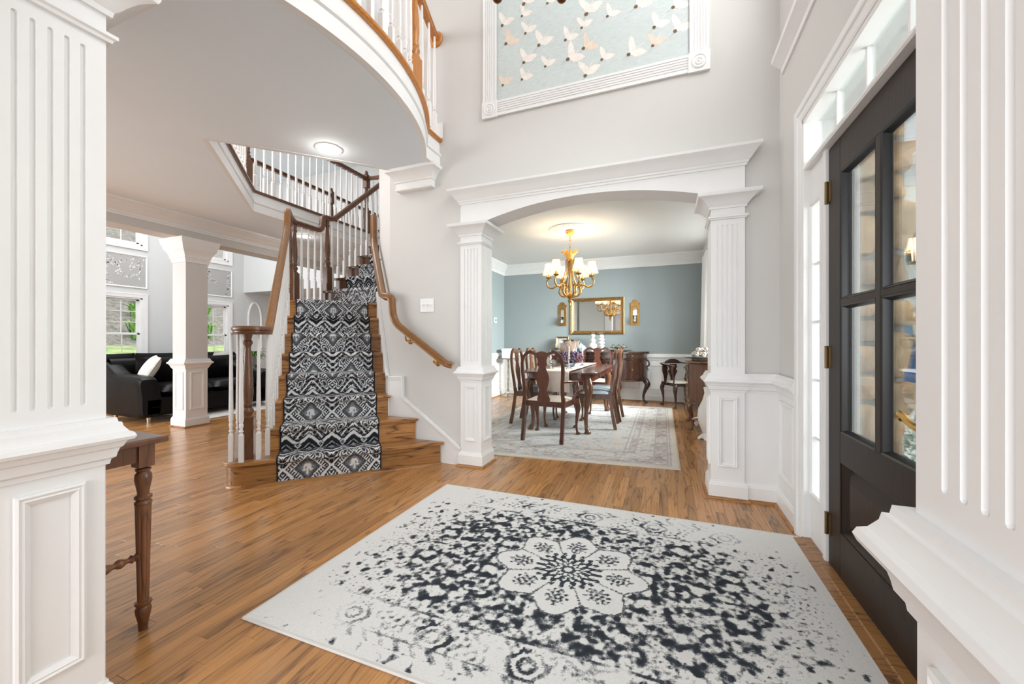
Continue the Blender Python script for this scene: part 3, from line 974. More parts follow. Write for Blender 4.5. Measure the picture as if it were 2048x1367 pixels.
def runner_field(S, T_):
    """0 = charcoal ground, 0.5 = slate gray, 1 = ivory;  S along the run, T across, metres"""
    PWd, PH = 0.345, 0.84
    f = np.full(S.shape, 0.06)
    def cell(off_t, cs):
        t = (T_ / PWd + off_t + 0.5) % 1.0 - 0.5
        s_ = ((S - cs) / PH + 0.5) % 1.0 - 0.5
        return t * PWd, s_ * PH
    a1, s1 = cell(0.0, 0.0)
    a2, s2 = cell(0.5, 0.20)
    m1 = np.abs(a1) / 0.122 + np.abs(s1) / 0.150
    m2 = np.abs(a2) / 0.122 + np.abs(s2) / 0.150
    near1 = m1 < m2
    at, s_, m = np.abs(np.where(near1, a1, a2)), np.where(near1, s1, s2), np.where(near1, m1, m2)
    m = m - 0.03 * np.cos(np.arctan2(s_, at) * 4) * (m > 0.2)
    # ogee echoes round the medallions
    ech = ((m - 1.24) / 0.40) % 1.0
    brk = np.sin((at - np.abs(s_) * 0.80) * 2 * PI / 0.052)
    f = np.where((m > 1.24) & (ech < 0.42), 0.93, f)
    f = np.where((m > 1.24) & (ech > 0.62) & (ech < 0.80) & (brk > 0), 0.75, f)
    band_ = np.abs(((S - 0.51) / PH + 0.5) % 1.0 - 0.5) * PH
    f = np.where(band_ < 0.15 - 0.06 * np.abs((T_ / PWd + 0.25) % 0.5 - 0.25) * 4, 0.06, f)
    # chevron ribbons between the two medallion rows
    tri = np.abs((T_ / PWd + 0.25) % 0.5 - 0.25) * 4 - 0.5
    for cs, sg, wd_ in ((0.42, 1, 0.017), (0.60, -1, 0.017), (0.485, 1, 0.006), (0.535, -1, 0.006)):
        sq = ((S - cs) / PH + 0.5) % 1.0 - 0.5
        dd = np.abs(sq * PH - sg * tri * 0.075)
        f = np.where(dd < wd_, 0.95 if wd_ > 0.01 else 0.7, f)
    # lozenges
    for o, cs in ((0.0, 0.51), (0.5, 0.51), (0.25, 0.47), (0.75, 0.47), (0.25, 0.56), (0.75, 0.56), (0.25, 0.10), (0.75, 0.10)):
        t, sq = cell(o, cs)
        k = np.abs(t) / 0.022 + np.abs(sq) / 0.026
        f = np.where(k < 1.4, 0.06, f)
        f = np.where((k < 1.2) & (k > 0.66), 0.95, f)
        f = np.where(k < 0.30, 0.8, f)
    # paisley drops
    for o, cs, sg, up in ((0.30, 0.325, 1, 1), (0.70, 0.325, -1, 1), (0.80, 0.70, 1, -1), (0.20, 0.70, -1, -1), (0.26, -0.02, 1, -1), (0.74, -0.02, -1, -1)):
        t, sq = cell(o, cs)
        sq = sq * up
        t = t * sg + sq * 0.35
        k = np.sqrt((t / (0.034 - 0.22 * np.clip(sq, -0.05, 0.09))) ** 2 + (sq / 0.058) ** 2)
        f = np.where(k < 1.25, 0.06, f)
        f = np.where((k < 1.1) & (k > 0.80), 0.96, f)
        f = np.where(k <= 0.80, 0.16, f)
        f = np.where((k < 0.62) & (k > 0.36), 0.80, f)
    # toothed ivory medallions with slate hearts, in two staggered rows
    ang = at - np.abs(s_) * 0.80
    teeth = np.sin(ang * 2 * PI / 0.026)
    f = np.where((m < 1.18) & (m > 0.80), 0.06, f)
    f = np.where((m < 1.16) & (m > 0.80) & (teeth > -0.1), 0.96, f)
    f = np.where((m < 0.86) & (m > 0.76), 0.94, f)
    f = np.where(m < 0.76, 0.22, f)
    f = np.where((m < 0.72) & (teeth > 0.1), 0.48, f)
    f = np.where(m < 0.56, 0.56 - 0.22 * np.clip((m - 0.42) * 5, 0, 1), f)
    heart = np.sqrt((at - 0.013) ** 2 + ((s_ - 0.008) * 0.7) ** 2)
    lobes = np.sqrt((at - 0.024) ** 2 + ((s_ + 0.016) * 1.6) ** 2)
    stem = (at < 0.007) & (s_ < 0.034) & (s_ > -0.052)
    f = np.where((heart < 0.016) | stem | (lobes < 0.013), 0.86, f)
    f = np.where((np.abs(at - 0.012) < 0.003) & (np.abs(s_) < 0.014), 0.40, f)
    edge = np.minimum(T_ - T_.min(), T_.max() - T_)
    return np.where(edge < 0.009, 0.05, f)

def textile_mat(name, stops, amp, nscale, sc, rough=0.95):
    """woven colours from a per-vertex pattern value, broken up by fine thread noise"""
    m, nt, bs = new_mat(name)
    at = N(nt, 'ShaderNodeAttribute', attribute_name='pattern')
    v = coords(nt, 'Object')
    n1 = noise(nt, v, nscale, 2, 0.6)
    n2 = noise(nt, v, sc, 2, 0.6)
    val = mathn(nt, 'ADD', at.outputs['Fac'], mathn(nt, 'MULTIPLY', mathn(nt, 'SUBTRACT', n1, 0.5), amp))
    col = rampn(nt, val, stops)
    g = rampn(nt, n2, [(0.3, (0.88, 0.88, 0.88)), (0.7, (1.06, 1.06, 1.06))])
    L(nt, mixc(nt, 1.0, col, g, 'MULTIPLY'), bs.inputs['Base Color'])
    bs.inputs['Roughness'].default_value = rough
    bs.inputs['Specular IOR Level'].default_value = 0.15
    bump(nt, bs, n2, 0.35, 0.004)
    return m
M['runner'] = textile_mat('ikat_runner', [(0.10, (0.022, 0.024, 0.030)), (0.30, (0.075, 0.08, 0.092)), (0.52, (0.16, 0.17, 0.185)), (0.72, (0.56, 0.57, 0.59)),
                                          (0.88, (0.80, 0.80, 0.80))], 0.30, 150, 420)

def set_pattern(ob, vals):
    a = ob.data.attributes.new('pattern', 'FLOAT', 'POINT')
    a.data.foreach_set('value', np.asarray(vals, np.float32).ravel())

def strip_mesh(name, prof, base, across, nt_, parent, step, s_off=0.0):
    """carpet laid over a stepped profile; prof/base: (v,z) polylines (outer face / underside); across(v,t)->(x,y)"""
    P = [np.array(p) for p in prof]
    B = [np.array(p) for p in base]
    pts, bas, ss = [P[0]], [B[0]], [0.0]
    for i in range(1, len(P)):
        d = np.linalg.norm(P[i] - P[i - 1])
        n = max(1, int(round(d / step)))
        for k in range(1, n + 1):
            pts.append(P[i - 1] + (P[i] - P[i - 1]) * k / n)
            bas.append(B[i - 1] + (B[i] - B[i - 1]) * k / n)
            ss.append(ss[-1] + d / n)
    ts = np.linspace(0, 1, nt_)
    ts2 = [0.0] + list(ts) + [1.0]
    vs, fs, val = [], [], []
    W = 0.775
    S, T_ = np.meshgrid(np.array(ss) + s_off, ts * W - W / 2, indexing='ij')
    F = runner_field(S, T_)
    for i in range(len(pts)):
        for j, t in enumerate(ts2):
            q = bas[i] if j in (0, nt_ + 1) else pts[i]
            x, y = across(q[0], t)
            vs.append((x, y, q[1]))
            val.append(0.05 if j in (0, nt_ + 1) else F[i, j - 1])
    w = nt_ + 2
    fs = [(i * w + j, i * w + j + 1, (i + 1) * w + j + 1, (i + 1) * w + j) for i in range(len(pts) - 1) for j in range(w - 1)]
    b = MB()
    b.v, b.f, b.m = vs, fs, [0] * len(fs)
    o = b.build(name, 'runner', parent, 50)
    set_pattern(o, val)
    return o

runner = thing('stair_runner', 'charcoal and ivory ikat patterned carpet runner laid down the middle of the oak stairs', 'carpet', (SX, SY, 0), R_(45))
def stepped(nos, zs, start, endv, th):
    """profile over nosings nos[i] at tread heights zs[i]; th = carpet thickness"""
    out = []
    z0 = start
    for v, z in zip(nos, zs):
        vr = v + 0.028
        out += [(vr - th, z0 + (th if z0 > 0 else 0.002)), (vr - th, z - 0.045), (v - th * 0.9, z - 0.026), (v - th, z - 0.012), (v - th * 0.4, z + th * 0.75), (v + 0.012, z + th)]
        z0 = z
    out.append((endv - th, z0 + th))
    return out
TH = 0.014
nosl = [v - V0 for v in NV]
zs1 = [RS * k for k in range(1, 9)]
strip_mesh('lower_flight', stepped(nosl, zs1, 0, 5.36 - V0, TH), stepped(nosl, zs1, 0, 5.36 - V0, 0.001),
           lambda v, t: (-0.430 + 0.775 * t, v), 112, runner, 0.007, 0.10)
def acrossY(v, t):
    return w2l(-4.02 + 0.775 * t * 0.97, v)
n2 = [NY[k] for k in range(9, 16)]
z2 = [RS * k for k in range(9, 16)]
strip_mesh('upper_flight', stepped(n2, z2, RS * 8, 5.45, TH), stepped(n2, z2, RS * 8, 5.45, 0.001), acrossY, 70, runner, 0.011, 0.0)

# ------------------------------------------------------------------ turned parts
def baluster_mb(h, w=0.016, blk=None, T=None, seg=8, mi=0):
    b = MB()
    bl = blk or 0.20
    b.box(-w, w, -w, w, 0, bl, mi)
    b.add([(-w, -w, bl), (w, -w, bl), (w, w, bl), (-w, w, bl)] + [(-w * .6, -w * .6, bl + w), (w * .6, -w * .6, bl + w), (w * .6, w * .6, bl + w), (-w * .6, w * .6, bl + w)],
          [(0, 1, 5, 4), (1, 2, 6, 5), (2, 3, 7, 6), (3, 0, 4, 7)], mi)
    z = bl + w * 0.7
    b.lathe([(w * .62, z - .004), (w * .62, z + .01), (w * .95, z + .016), (w * .95, z + .024), (w * .6, z + .03), (w * .72, z + .045), (w * .95, z + .062), (w * .95, z + .07),
             (w * .7, z + .078), (w * .98, z + .10), (w * .92, z + .25), (w * .56, h)], seg, mi)
    return b
BAL = {}
def baluster(parent, x, y, z0, h, mat='white', name='baluster', rot=0.0, blk=None):
    key = (round(h, 2), mat, blk)
    if key not in BAL:
        BAL[key] = baluster_mb(round(h, 2) + 0.004, 0.016, blk).mesh('baluster', mat, None, 35)
    o = bpy.data.objects.new(name, BAL[key])
    COL.objects.link(o)
    o.parent = parent
    o.location = (x, y, z0)
    o.rotation_euler = (0, 0, rot)
    return o

def newel(parent, x, y, z0, h, mat, rot=0.0, blk=0.31, w=0.044, topblk=None):
    b = MB()
    b.box(-w, w, -w, w, 0, blk)
    z = blk
    k = w / 0.044
    prof = [(.040 * k, z - .002), (.043 * k, z + .012), (.030 * k, z + .022), (.030 * k, z + .03), (.042 * k, z + .05), (.042 * k, z + .065), (.028 * k, z + .085),
            (.036 * k, z + .10), (.036 * k, z + .112), (.029 * k, z + .118), (.038 * k, z + .2), (.036 * k, z + .3)]
    ht = h if topblk is None else h - topblk
    prof += [(.022 * k, ht - .12), (.022 * k, ht - .10), (.034 * k, ht - .075), (.034 * k, ht - .062), (.024 * k, ht - .05), (.030 * k, ht - .02), (.034 * k, ht)]
    b.lathe(prof, 14)
    if topblk:
        b.box(-w, w, -w, w, ht, h - 0.045)
        b.lathe([(w * .75, h - .047), (w * 1.05, h - .035), (w * .55, h - .02), (w * .7, h), (w * .55, h + .02), (w * .2, h + .035)], 12)
    o = b.build('newel', mat, parent, 35)
    o.location = (x, y, z0)
    o.rotation_euler = (0, 0, rot)
    return o
RSEC = [(-.85, -1), (.85, -1), (.95, -.7), (.72, -.45), (.72, -.2), (1.0, .1), (1.02, .5), (.8, .85), (.4, 1.0), (-.4, 1.0), (-.8, .85), (-1.02, .5), (-1.0, .1), (-.72, -.2),
        (-.72, -.45), (-.95, -.7)]
def rail_part(parent, name, pts, mat, r=0.031, up=None):
    b = MB()
    b.tube(pts, r, 0, 0, None, up, RSEC)
    return b.build(name, mat, parent, 40)

# main balustrade on the open side of the stairs
bt = thing('stair_balustrade', 'oak stair balustrade with a curled volute end and white balusters on the open side', 'balustrade', (SX, SY, 0), R_(45))
def zr(v):
    return 1.127 + 0.872 * (v - 3.53)
UR = -0.50
path = [(UR, 3.60 - V0, 1.19), (UR, 3.665 - V0, 1.19), (UR, 4.96 - V0, zr(4.96) - 0.03), (UR, 4.985 - V0, 2.55), (UR, 5.20 - V0, 2.55)]
main = fillet(path, [0, .04, .10, .06, 0], 6)
rail_part(bt, 'handrail', main[:-1], 'rail')
c = w2l(-4.20, 3.53)
e = w2l(-4.20, 4.05)
lpts = [(UR, 5.02 - V0, 2.55), (UR, 5.20 - V0, 2.55), (c[0], c[1], 2.55), (*w2l(-4.20, 3.93), 2.55), (*w2l(-4.20, 3.955), 2.75), (*w2l(-4.20, 4.12), 2.75), (*w2l(-4.20, 5.35), 2.75 + 0.875 * 1.23)]
rail_part(bt, 'landing_rail', fillet(lpts, [0, .05, .06, .08, .06, .10, 0], 6), 'raild')
# volute: the rail curls round the newel
cu, cv = -0.615, 3.62
sp = []
for i in range(40):
    a = 0.0 - i / 39 * 2 * PI * 1.12
    r = 0.115 - 0.055 * i / 39
    sp.append((cu + r * math.cos(a), cv - V0 + r * math.sin(a), 1.19))
b = MB()
b.tube(sp, 0.031, 0, 0, None, (0, 0, 1), RSEC)
b.lathe([(0.075, 1.160), (0.090, 1.165), (0.09, 1.20), (0.085, 1.212), (0.04, 1.219)], 20, 0, None, (cu, cv - V0))
b.build('volute', 'raild', bt, 40)
newel(bt, cu - 0.02, cv + 0.02 - V0, RS, 1.165 - RS, 'oakz')
for (u, v) in ((-0.735, 3.60), (-0.66, 3.545), (-0.555, 3.585), (-0.51, 3.69), (-0.71, 3.70)):
    baluster(bt, u, v - V0, RS, 1.163 - RS)
for k in range(2, 8):
    for dv, bl in ((0.055, 0.16), (0.165, 0.26)):
        v = NV[k - 1] + dv
        baluster(bt, UR, v - V0, RS * k, zr(v) - 0.05 - RS * k, 'white', 'baluster', 0, bl)
newel(bt, UR, 5.19 - V0, RS * 8, 2.52 - RS * 8, 'oakz', 0, 0.36, 0.038)
newel(bt, c[0], c[1], RS * 8, 2.52 - RS * 8, 'oakz', R_(45), 0.36, 0.038)
newel(bt, *w2l(-4.20, 4.03), RS * 8, 2.72 - RS * 8, 'oakz', R_(45), 0.52, 0.040)
for Y in (3.63, 3.73, 3.83, 3.93):
    baluster(bt, *w2l(-4.20, Y), RS * 8, 2.52 - RS * 8, 'white', 'baluster', R_(45), 0.30)
for k in range(9, 15):
    for dy, bl in ((0.05, 0.16), (0.162, 0.26)):
        Y = NY[k] + dy
        if k == 9 and dy < 0.1:
            continue
        baluster(bt, *w2l(-4.20, Y), RS * k, 2.72 + 0.875 * max(0, Y - 4.12) - RS * k, 'white', 'baluster', R_(45), bl)

# handrail on the wall side
wr = thing('wall_handrail', 'golden oak wall handrail with goosenecks and brass brackets by the light switch', 'handrail', (-2.40, 3.10, 0.9))
pts = [(-1.78, 3.10, 0.895), (-1.815, 3.07, 0.905), (-2.385, 3.07, 1.29), (-2.405, 3.07, 1.53), (*uv2(0.40, 3.96), 1.535),
       (*uv2(0.40, 5.00), 2.28), (*uv2(0.40, 5.02), 2.62)]
b = MB()
b.tube(fillet(pts, [0, .02, .10, .05, .05, .08, 0], 6), 0.031, 0, 0, None, (0, 0, 1), RSEC)
b.build('rail', 'rail', wr, 40, True)
for x, z in ((-2.25, 1.105), (-1.95, 0.905)):
    b = MB()
    Tb = plane_T((x, 3.15, z), (1, 0, 0), (0, -1, 0))
    b.lathe([(0.028, 0.0), (0.028, 0.006), (0.018, 0.014), (0.009, 0.02)], 14, 0, Tb)
    b.tube([(x, 3.135, z), (x, 3.09, z + 0.006), (x, 3.07, z + 0.03), (x, 3.07, z + 0.075)], 0.008, 8)
    b.build('bracket', 'brass', wr, 30, True)
b = MB()
q = uv2(0.43, 4.75)
b.tube([(*uv2(0.46, 4.75), 2.04), (*uv2(0.40, 4.75), 2.05), (*uv2(0.40, 4.75), 2.08)], 0.008, 8)
b.build('bracket', 'brass', wr, 30, True)

# upper hall railings
UZ = 2.958
def railing(name, label, path, mat, newels, spacing=0.115, z1=3.86, base_shift=0.0, skip=0.06, ends=()):
    t = thing(name, label, 'railing', (path[0][0], path[0][1], UZ))
    b = MB()
    b.tube([(x, y, z1) for x, y in path], 0.031, 0, 0, None, (0, 0, 1), RSEC)
    b.build('handrail', mat, t, 40, True)
    for (x, y, tb) in newels:
        newel(t, x - t.location.x, y - t.location.y, 0, (z1 + 0.10 - UZ) if tb else z1 - UZ - 0.02, mat, 0, 0.34, 0.042, 0.26 if tb else None)
    acc = spacing * 0.5
    for i in range(len(path) - 1):
        a, c_ = Vector(path[i]), Vector(path[i + 1])
        d = (c_ - a).length
        while acc < d:
            p = a + (c_ - a) * (acc / d)
            if all(math.hypot(p.x - x, p.y - y) > skip for x, y, tb in newels):
                baluster(t, p.x - t.location.x, p.y - t.location.y, 0, z1 - 0.03 - UZ, 'white', 'baluster', math.atan2((c_ - a).y, (c_ - a).x))
            acc += spacing
        acc -= d
    return t
railing('stairwell_railing', 'white baluster railing with dark oak rail round the stairwell opening upstairs',
        [uv2(-1.0, 3.9), uv2(-1.0, 5.69), (-4.72, 5.36), (-4.30, 5.40)], 'raild', [(*uv2(-1.0, 5.69), True), (-4.72, 5.36, True)])
railing('overlook_railing', 'white baluster railing farther back upstairs overlooking the family room',
        [(-5.86, 2.2), (-5.86, 7.1)], 'raild', [(-5.86, 5.72, True)])
BN = bal(0.425, BR - 0.05)
bpts = [bal(-A1 + (A1 + 0.425) * i / 26, BR - 0.05) for i in range(27)]
t = railing('balcony_railing', 'curved balcony railing of white balusters and honey oak rail high over the foyer',
            bpts, 'railo', [(*BN, False)], 0.112, 3.88)
b = MB()
b.tube([(BN[0], BN[1], 3.88), (-1.965, 3.13, 3.88)], 0.031, 0, 0, None, (0, 0, 1), RSEC)
b.build('wall_rail', 'railo', t, 40, True)
b = MB()
b.lathe([(0.072, 0.0), (0.072, 0.012), (0.062, 0.022), (0.05, 0.025)], 20, 0, plane_T((-1.97, 3.149, 3.88), (1, 0, 0), (0, -1, 0)))
b.build('rosette', 'railo', t, 30, True)
for f in (0.30, 0.62, 0.9):
    x, y = BN[0] + (-1.955 - BN[0]) * f, BN[1] + (3.13 - BN[1]) * f
    baluster(t, x - t.location.x, y - t.location.y, 0, 3.85 - UZ)
# ------------------------------------------------------------------ front door, sidelights, transom
XI = 0.745
dr = setting('door_1', 'dark espresso front door with four glass panes over one raised panel, brass hinges and lever', (0.77, 1.89, 0))
def bx(name, mat, x0, x1, y0, y1, z0, z1, parent, bev=0.003):
    b = MB()
    b.box(x0, x1, y0, y1, z0, z1)
    return b.build(name, mat, parent, False, True, bev)
Y0, Y1, GA, GB = 1.41, 2.37, 1.547, 2.233
for ya, yb in ((GB, Y1), (Y0, GA)):
    bx('stile', 'door', XI, XI + 0.045, ya, yb, 0.014, 2.04, dr)
for nm, za, zb in (('top_rail', 1.88, 2.04), ('lock_rail', 0.548, 0.685), ('bottom_rail', 0.014, 0.228)):
    bx(nm, 'door', XI, XI + 0.045, GA, GB, za, zb, dr)
bx('muntin', 'door', XI, XI + 0.04, 1.868, 1.908, 0.685, 1.88, dr)
bx('muntin', 'door', XI + 0.001, XI + 0.04, GA, GB, 1.268, 1.296, dr)
RECT = [(0, 0), (0, 0.03), (0.006, 0.026), (0.014, 0.010), (0.016, 0.0)]
def rect_frame(name, mat, x, ya, yb, za, zb, parent, prof, nx=-1):
    """bead round an opening in a wall of constant x; profile offset points into the opening"""
    b = MB()
    panel_frame(b, plane_T((x, 0, 0), (0, 1, 0), (nx, 0, 0)), ya, za, yb, zb, 0, prof)
    return b.build(name, mat, parent, 25, True)
for ya, yb in ((GA, 1.868), (1.908, GB)):
    for za, zb in ((0.685, 1.268), (1.296, 1.88)):
        rect_frame('glazing_bead', 'doorbead', XI + 0.030, ya, yb, za, zb, dr, RECT)
        bx('pane', 'glass', XI + 0.027, XI + 0.031, ya + 0.002, yb - 0.002, za + 0.002, zb - 0.002, dr, 0)
b = MB()
T = plane_T((XI + 0.032, 0, 0), (0, 1, 0), (-1, 0, 0))
q = [(GA, 0.228, 0.0), (GB, 0.228, 0.0), (GB, 0.548, 0.0), (GA, 0.548, 0.0)]
def inset(d, h):
    return [(GA + d, 0.228 + d, h), (GB - d, 0.228 + d, h), (GB - d, 0.548 - d, h), (GA + d, 0.548 - d, h)]
vs = inset(0, 0.026) + inset(0.012, 0.012) + inset(0.022, 0.0) + inset(0.075, 0.022)
fs = [(r * 4 + i, r * 4 + (i + 1) % 4, r * 4 + 4 + (i + 1) % 4, r * 4 + 4 + i) for r in range(3) for i in range(4)] + [(12, 13, 14, 15)]
b.add(vs, fs, 0, T)
b.build('panel', 'door', dr, False, True)
for z in (1.83, 1.026, 0.214):
    b = MB()
    b.box(XI - 0.004, XI, 2.372, 2.412, z - 0.05, z + 0.05)
    b.box(XI - 0.003, XI, 2.338, 2.372, z - 0.05, z + 0.05)
    b.tube([(XI - 0.008, 2.373, z - 0.055), (XI - 0.008, 2.373, z + 0.055)], 0.0075, 10)
    for dz in (-0.03, 0, 0.03):
        b.ball((XI - 0.005, 2.392, z + dz), 0.004, 0, 6)
    b.build('hinge', 'abrass', dr, 30, True)
b = MB()
Th = plane_T((XI, 1.468, 0.852), (0, 1, 0), (-1, 0, 0))
b.lathe([(0.034, 0), (0.034, 0.006), (0.026, 0.012), (0.014, 0.016), (0.012, 0.05), (0.016, 0.056), (0.012, 0.064)], 16, 0, Th)
b.tube(cat([(XI - 0.052, 1.468, 0.852), (XI - 0.056, 1.50, 0.846), (XI - 0.058, 1.545, 0.853), (XI - 0.057, 1.585, 0.870), (XI - 0.055, 1.608, 0.874), (XI - 0.053, 1.617, 0.863), (XI - 0.052, 1.606, 0.857)], 5),
       [0.012 - 0.004 * i / 30 for i in range(31)], 8)
b.build('lever', 'brass', dr, 40, True, 0, 'polished brass lever handle')
# frame with sidelights and transom
fr = setting('window_1', 'white sidelights and transom with clear panes framing the front door', (0.77, 1.885, 0))
for sg in (0, 1):
    f = (lambda y: 3.77 - y) if sg else (lambda y: y)
    def yy(a, c_):
        p, q_ = f(a), f(c_)
        return min(p, q_), max(p, q_)
    bx('post', 'white', XI - 0.012, 0.87, *yy(2.374, 2.412), 0, 2.05, fr)
    bx('stile', 'white', XI, 0.80, *yy(2.412, 2.462), 0, 2.05, fr)
    bx('jamb', 'white', 0.71, 0.90, *yy(2.625, 2.705), 0, 2.42, fr)
    bx('lower_panel', 'white', XI, 0.80, *yy(2.462, 2.625), 0, 0.27, fr)
    bx('upper_panel', 'white', XI, 0.80, *yy(2.462, 2.625), 1.85, 2.05, fr)
    for i in range(5):
        za, zb = 0.27 + i * 0.316, 0.27 + (i + 1) * 0.316
        bx('pane', 'glass', 0.776, 0.780, *yy(2.464, 2.623), za, zb - 0.016 if i < 4 else zb, fr, 0)
        if i < 4:
            bx('muntin', 'white', 0.762, 0.79, *yy(2.462, 2.625), zb - 0.016, zb, fr)
    a, c_ = yy(2.462, 2.625)
    rect_frame('bead', 'white', XI + 0.002, a, c_, 0.27, 1.85, fr, [(-0.012, 0), (-0.012, 0.008), (0.004, 0.010), (0.012, 0.0), (0.012, -0.03), (0, -0.03)])
b = MB()
b.sweep([(2.64, 2.045), (1.13, 2.045)], [(0, 0), (0, 0.03), (0.008, 0.036), (0.016, 0.026), (0.024, 0.022), (0.036, 0.022), (0.04, 0.008), (0.044, 0)], False, 0,
        plane_T((XI, 0, 0), (0, 1, 0), (-1, 0, 0)))
b.box(XI, 0.87, 1.13, 2.64, 2.046, 2.09)
b.build('transom_bar', 'white', fr, 25, True)
TY = [2.625, 2.34, 2.036, 1.732, 1.43, 1.145]
for i in range(5):
    bx('pane', 'glass', 0.776, 0.780, TY[i + 1] + 0.007, TY[i] - 0.007, 2.09, 2.305, fr, 0)
    if i:
        bx('muntin', 'white', 0.765, 0.79, TY[i] - 0.007, TY[i] + 0.007, 2.09, 2.305, fr)
bx('head_jamb', 'white', 0.71, 0.90, 1.06, 2.705, 2.305, 2.42, fr)
b = MB()
b.sweep([(2.635, 0), (2.635, 2.325), (1.135, 2.325), (1.135, 0)],
        [(0, 0), (0, 0.012), (0.010, 0.016), (0.016, 0.012), (0.030, 0.014), (0.046, 0.016), (0.052, 0.024), (0.062, 0.027), (0.082, 0.027), (0.086, 0.022), (0.086, 0)], False, 0,
        plane_T((0.718, 0, 0), (0, 1, 0), (-1, 0, 0)))
b.build('casing', 'white', fr, 25, True)
b = MB()
T = Matrix(((1, 0, 0, 0), (0, 0, 1, 0), (0, 1, 0, 0), (0, 0, 0, 1)))
b.prism([(0.655, 0.0), (0.665, 0.012), (0.70, 0.016), (0.705, 0.022), (0.74, 0.024), (0.90, 0.012), (0.90, 0)], 1.14, 2.63, 0, T)
struct(b.build('trim_12', 'oak'), 'oak door threshold along the front door')

# ------------------------------------------------------------------ outside the front door
b = MB()
b.box(0.9, 9, -4, 9, -0.16, -0.06)
struct(b.build('porch_floor', 'paver'), 'gray slate porch and walk outside the front door')
b = MB()
b.box(0.9, 2.3, 0.2, 3.0, 2.75, 2.85)
struct(b.build('porch_ceiling', 'porchceil'), 'tan porch ceiling outside the front door')
wing = setting('wall_stone', 'fieldstone porch wing wall with a ragged corner outside the door glass', (1.2, 3.2, 0))
bx('mortar', 'mortar', 1.03, 1.315, 3.02, 3.5, -0.06, 2.75, wing, 0)
def stone(x0, x1, z0, z1, seed, ragged):
    rg = random.Random(seed)
    n = 22
    out = []
    cx, cz, hx, hz = (x0 + x1) / 2, (z0 + z1) / 2, (x1 - x0) / 2, (z1 - z0) / 2
    ph = [rg.random() * 6.28 for _ in range(4)]
    for i in range(n):
        a = 2 * PI * i / n
        e = 0.42
        px = abs(math.cos(a)) ** e * math.copysign(1, math.cos(a))
        pz = abs(math.sin(a)) ** e * math.copysign(1, math.sin(a))
        w = 1 + 0.05 * math.sin(3 * a + ph[0]) + 0.035 * math.sin(5 * a + ph[1]) + 0.02 * math.sin(9 * a + ph[2])
        ex = (1 + ragged * (0.28 * math.sin(2.2 * pz + ph[3]) + 0.1 * math.sin(7 * pz + ph[2]))) if px > 0 else 1
        out.append((cx + hx * px * w * ex, cz + hz * pz * (w if abs(pz) < 0.9 else 1)))
    rings = [(1.0, 3.06), (1.0, 2.995), (0.9, 2.972), (0.55, 2.962)]
    vs = []
    for k, yv in rings:
        vs += [(cx + (x - cx) * k, yv + (rg.random() - 0.5) * 0.010, cz + (z - cz) * k) for x, z in out]
    vs.append((cx, 2.958, cz))
    fs = [(r * n + i, r * n + (i + 1) % n, (r + 1) * n + (i + 1) % n, (r + 1) * n + i) for r in range(3) for i in range(n)]
    fs += [(3 * n + i, 3 * n + (i + 1) % n, 4 * n) for i in range(n)]
    b = MB()
    b.add(vs, fs)
    return b.build('stone', 'stone', wing, 50, True)
courses_r = [(-0.05, 0.16), (0.18, 0.405), (0.42, 0.655), (0.672, 0.865), (0.885, 1.17), (1.195, 1.345), (1.36, 1.62), (1.645, 1.935), (1.95, 2.09), (2.105, 2.275), (2.30, 2.48), (2.5, 2.74)]
rights = [1.35, 1.34, 1.30, 1.375, 1.325, 1.36, 1.31, 1.345, 1.30, 1.365, 1.29, 1.33]
for i, ((za, zb), xr) in enumerate(zip(courses_r, rights)):
    stone(1.185, xr, za, zb, 11 + i, 1.0)
courses_l = [(-0.05, 0.2), (0.215, 0.44), (0.46, 0.73), (0.75, 0.90), (0.915, 1.08), (1.10, 1.235), (1.25, 1.42), (1.44, 1.60), (1.62, 1.86), (1.875, 2.06), (2.08, 2.26), (2.28, 2.5), (2.52, 2.74)]
for i, (za, zb) in enumerate(courses_l):
    stone(1.045, 1.172, za, zb, 41 + i, 0.0)
b = MB()
b.box(0.90, 1.035, 2.86, 3.5, -0.06, 2.75)
struct(b.build('trim_13', 'stonewhite'), 'white exterior brick mould beside the stone wing')
sw = setting('wall_siding', 'white lap siding wall beyond the stone wing', (3.4, 6.1, 0))
sid = None
for i in range(28):
    z = -0.05 + i * 0.12
    if sid is None:
        b = MB()
        b.add([(-1.1, -0.02, 0), (2.6, -0.02, 0), (2.6, -0.006, 0.13), (-1.1, -0.006, 0.13), (-1.1, 0.02, 0), (2.6, 0.02, 0), (2.6, 0.02, 0.13), (-1.1, 0.02, 0.13)],
              [(0, 1, 2, 3), (4, 7, 6, 5), (0, 4, 5, 1), (2, 6, 7, 3)])
        sid = b.mesh('siding_board', 'siding')
    o = bpy.data.objects.new('siding_board', sid)
    COL.objects.link(o)
    o.parent = sw
    o.location = (0, 0, z)
sh = thing('window_shutter', 'blue paneled shutter on the white siding seen past the stone corner', 'shutter', (2.80, 6.05, 0.42))
bx('board', 'shutter', 2.60, 3.0, 6.03, 6.075, 0.42, 1.50, sh)
for za, zb in ((0.50, 0.92), (1.0, 1.43)):
    b = MB()
    panel_frame(b, plane_T((0, 6.03, 0), (1, 0, 0), (0, -1, 0)), 2.66, za, 2.94, zb, 0, [(0, 0), (0, 0.012), (0.02, 0.012), (0.03, 0)])
    b.build('panel_moulding', 'shutter', sh, False, True)
ln = thing('wall_lantern', 'black wall lantern with warm glass on the siding outside', 'lantern', (2.70, 5.95, 2.0))
b = MB()
for sx in (-1, 1):
    for sy in (-1, 1):
        b.tube([(2.70 + sx * 0.06, 5.92 + sy * 0.06, 2.02), (2.70 + sx * 0.08, 5.92 + sy * 0.08, 2.30)], 0.008, 6)
b.box(2.63, 2.77, 5.85, 5.99, 2.0, 2.02)
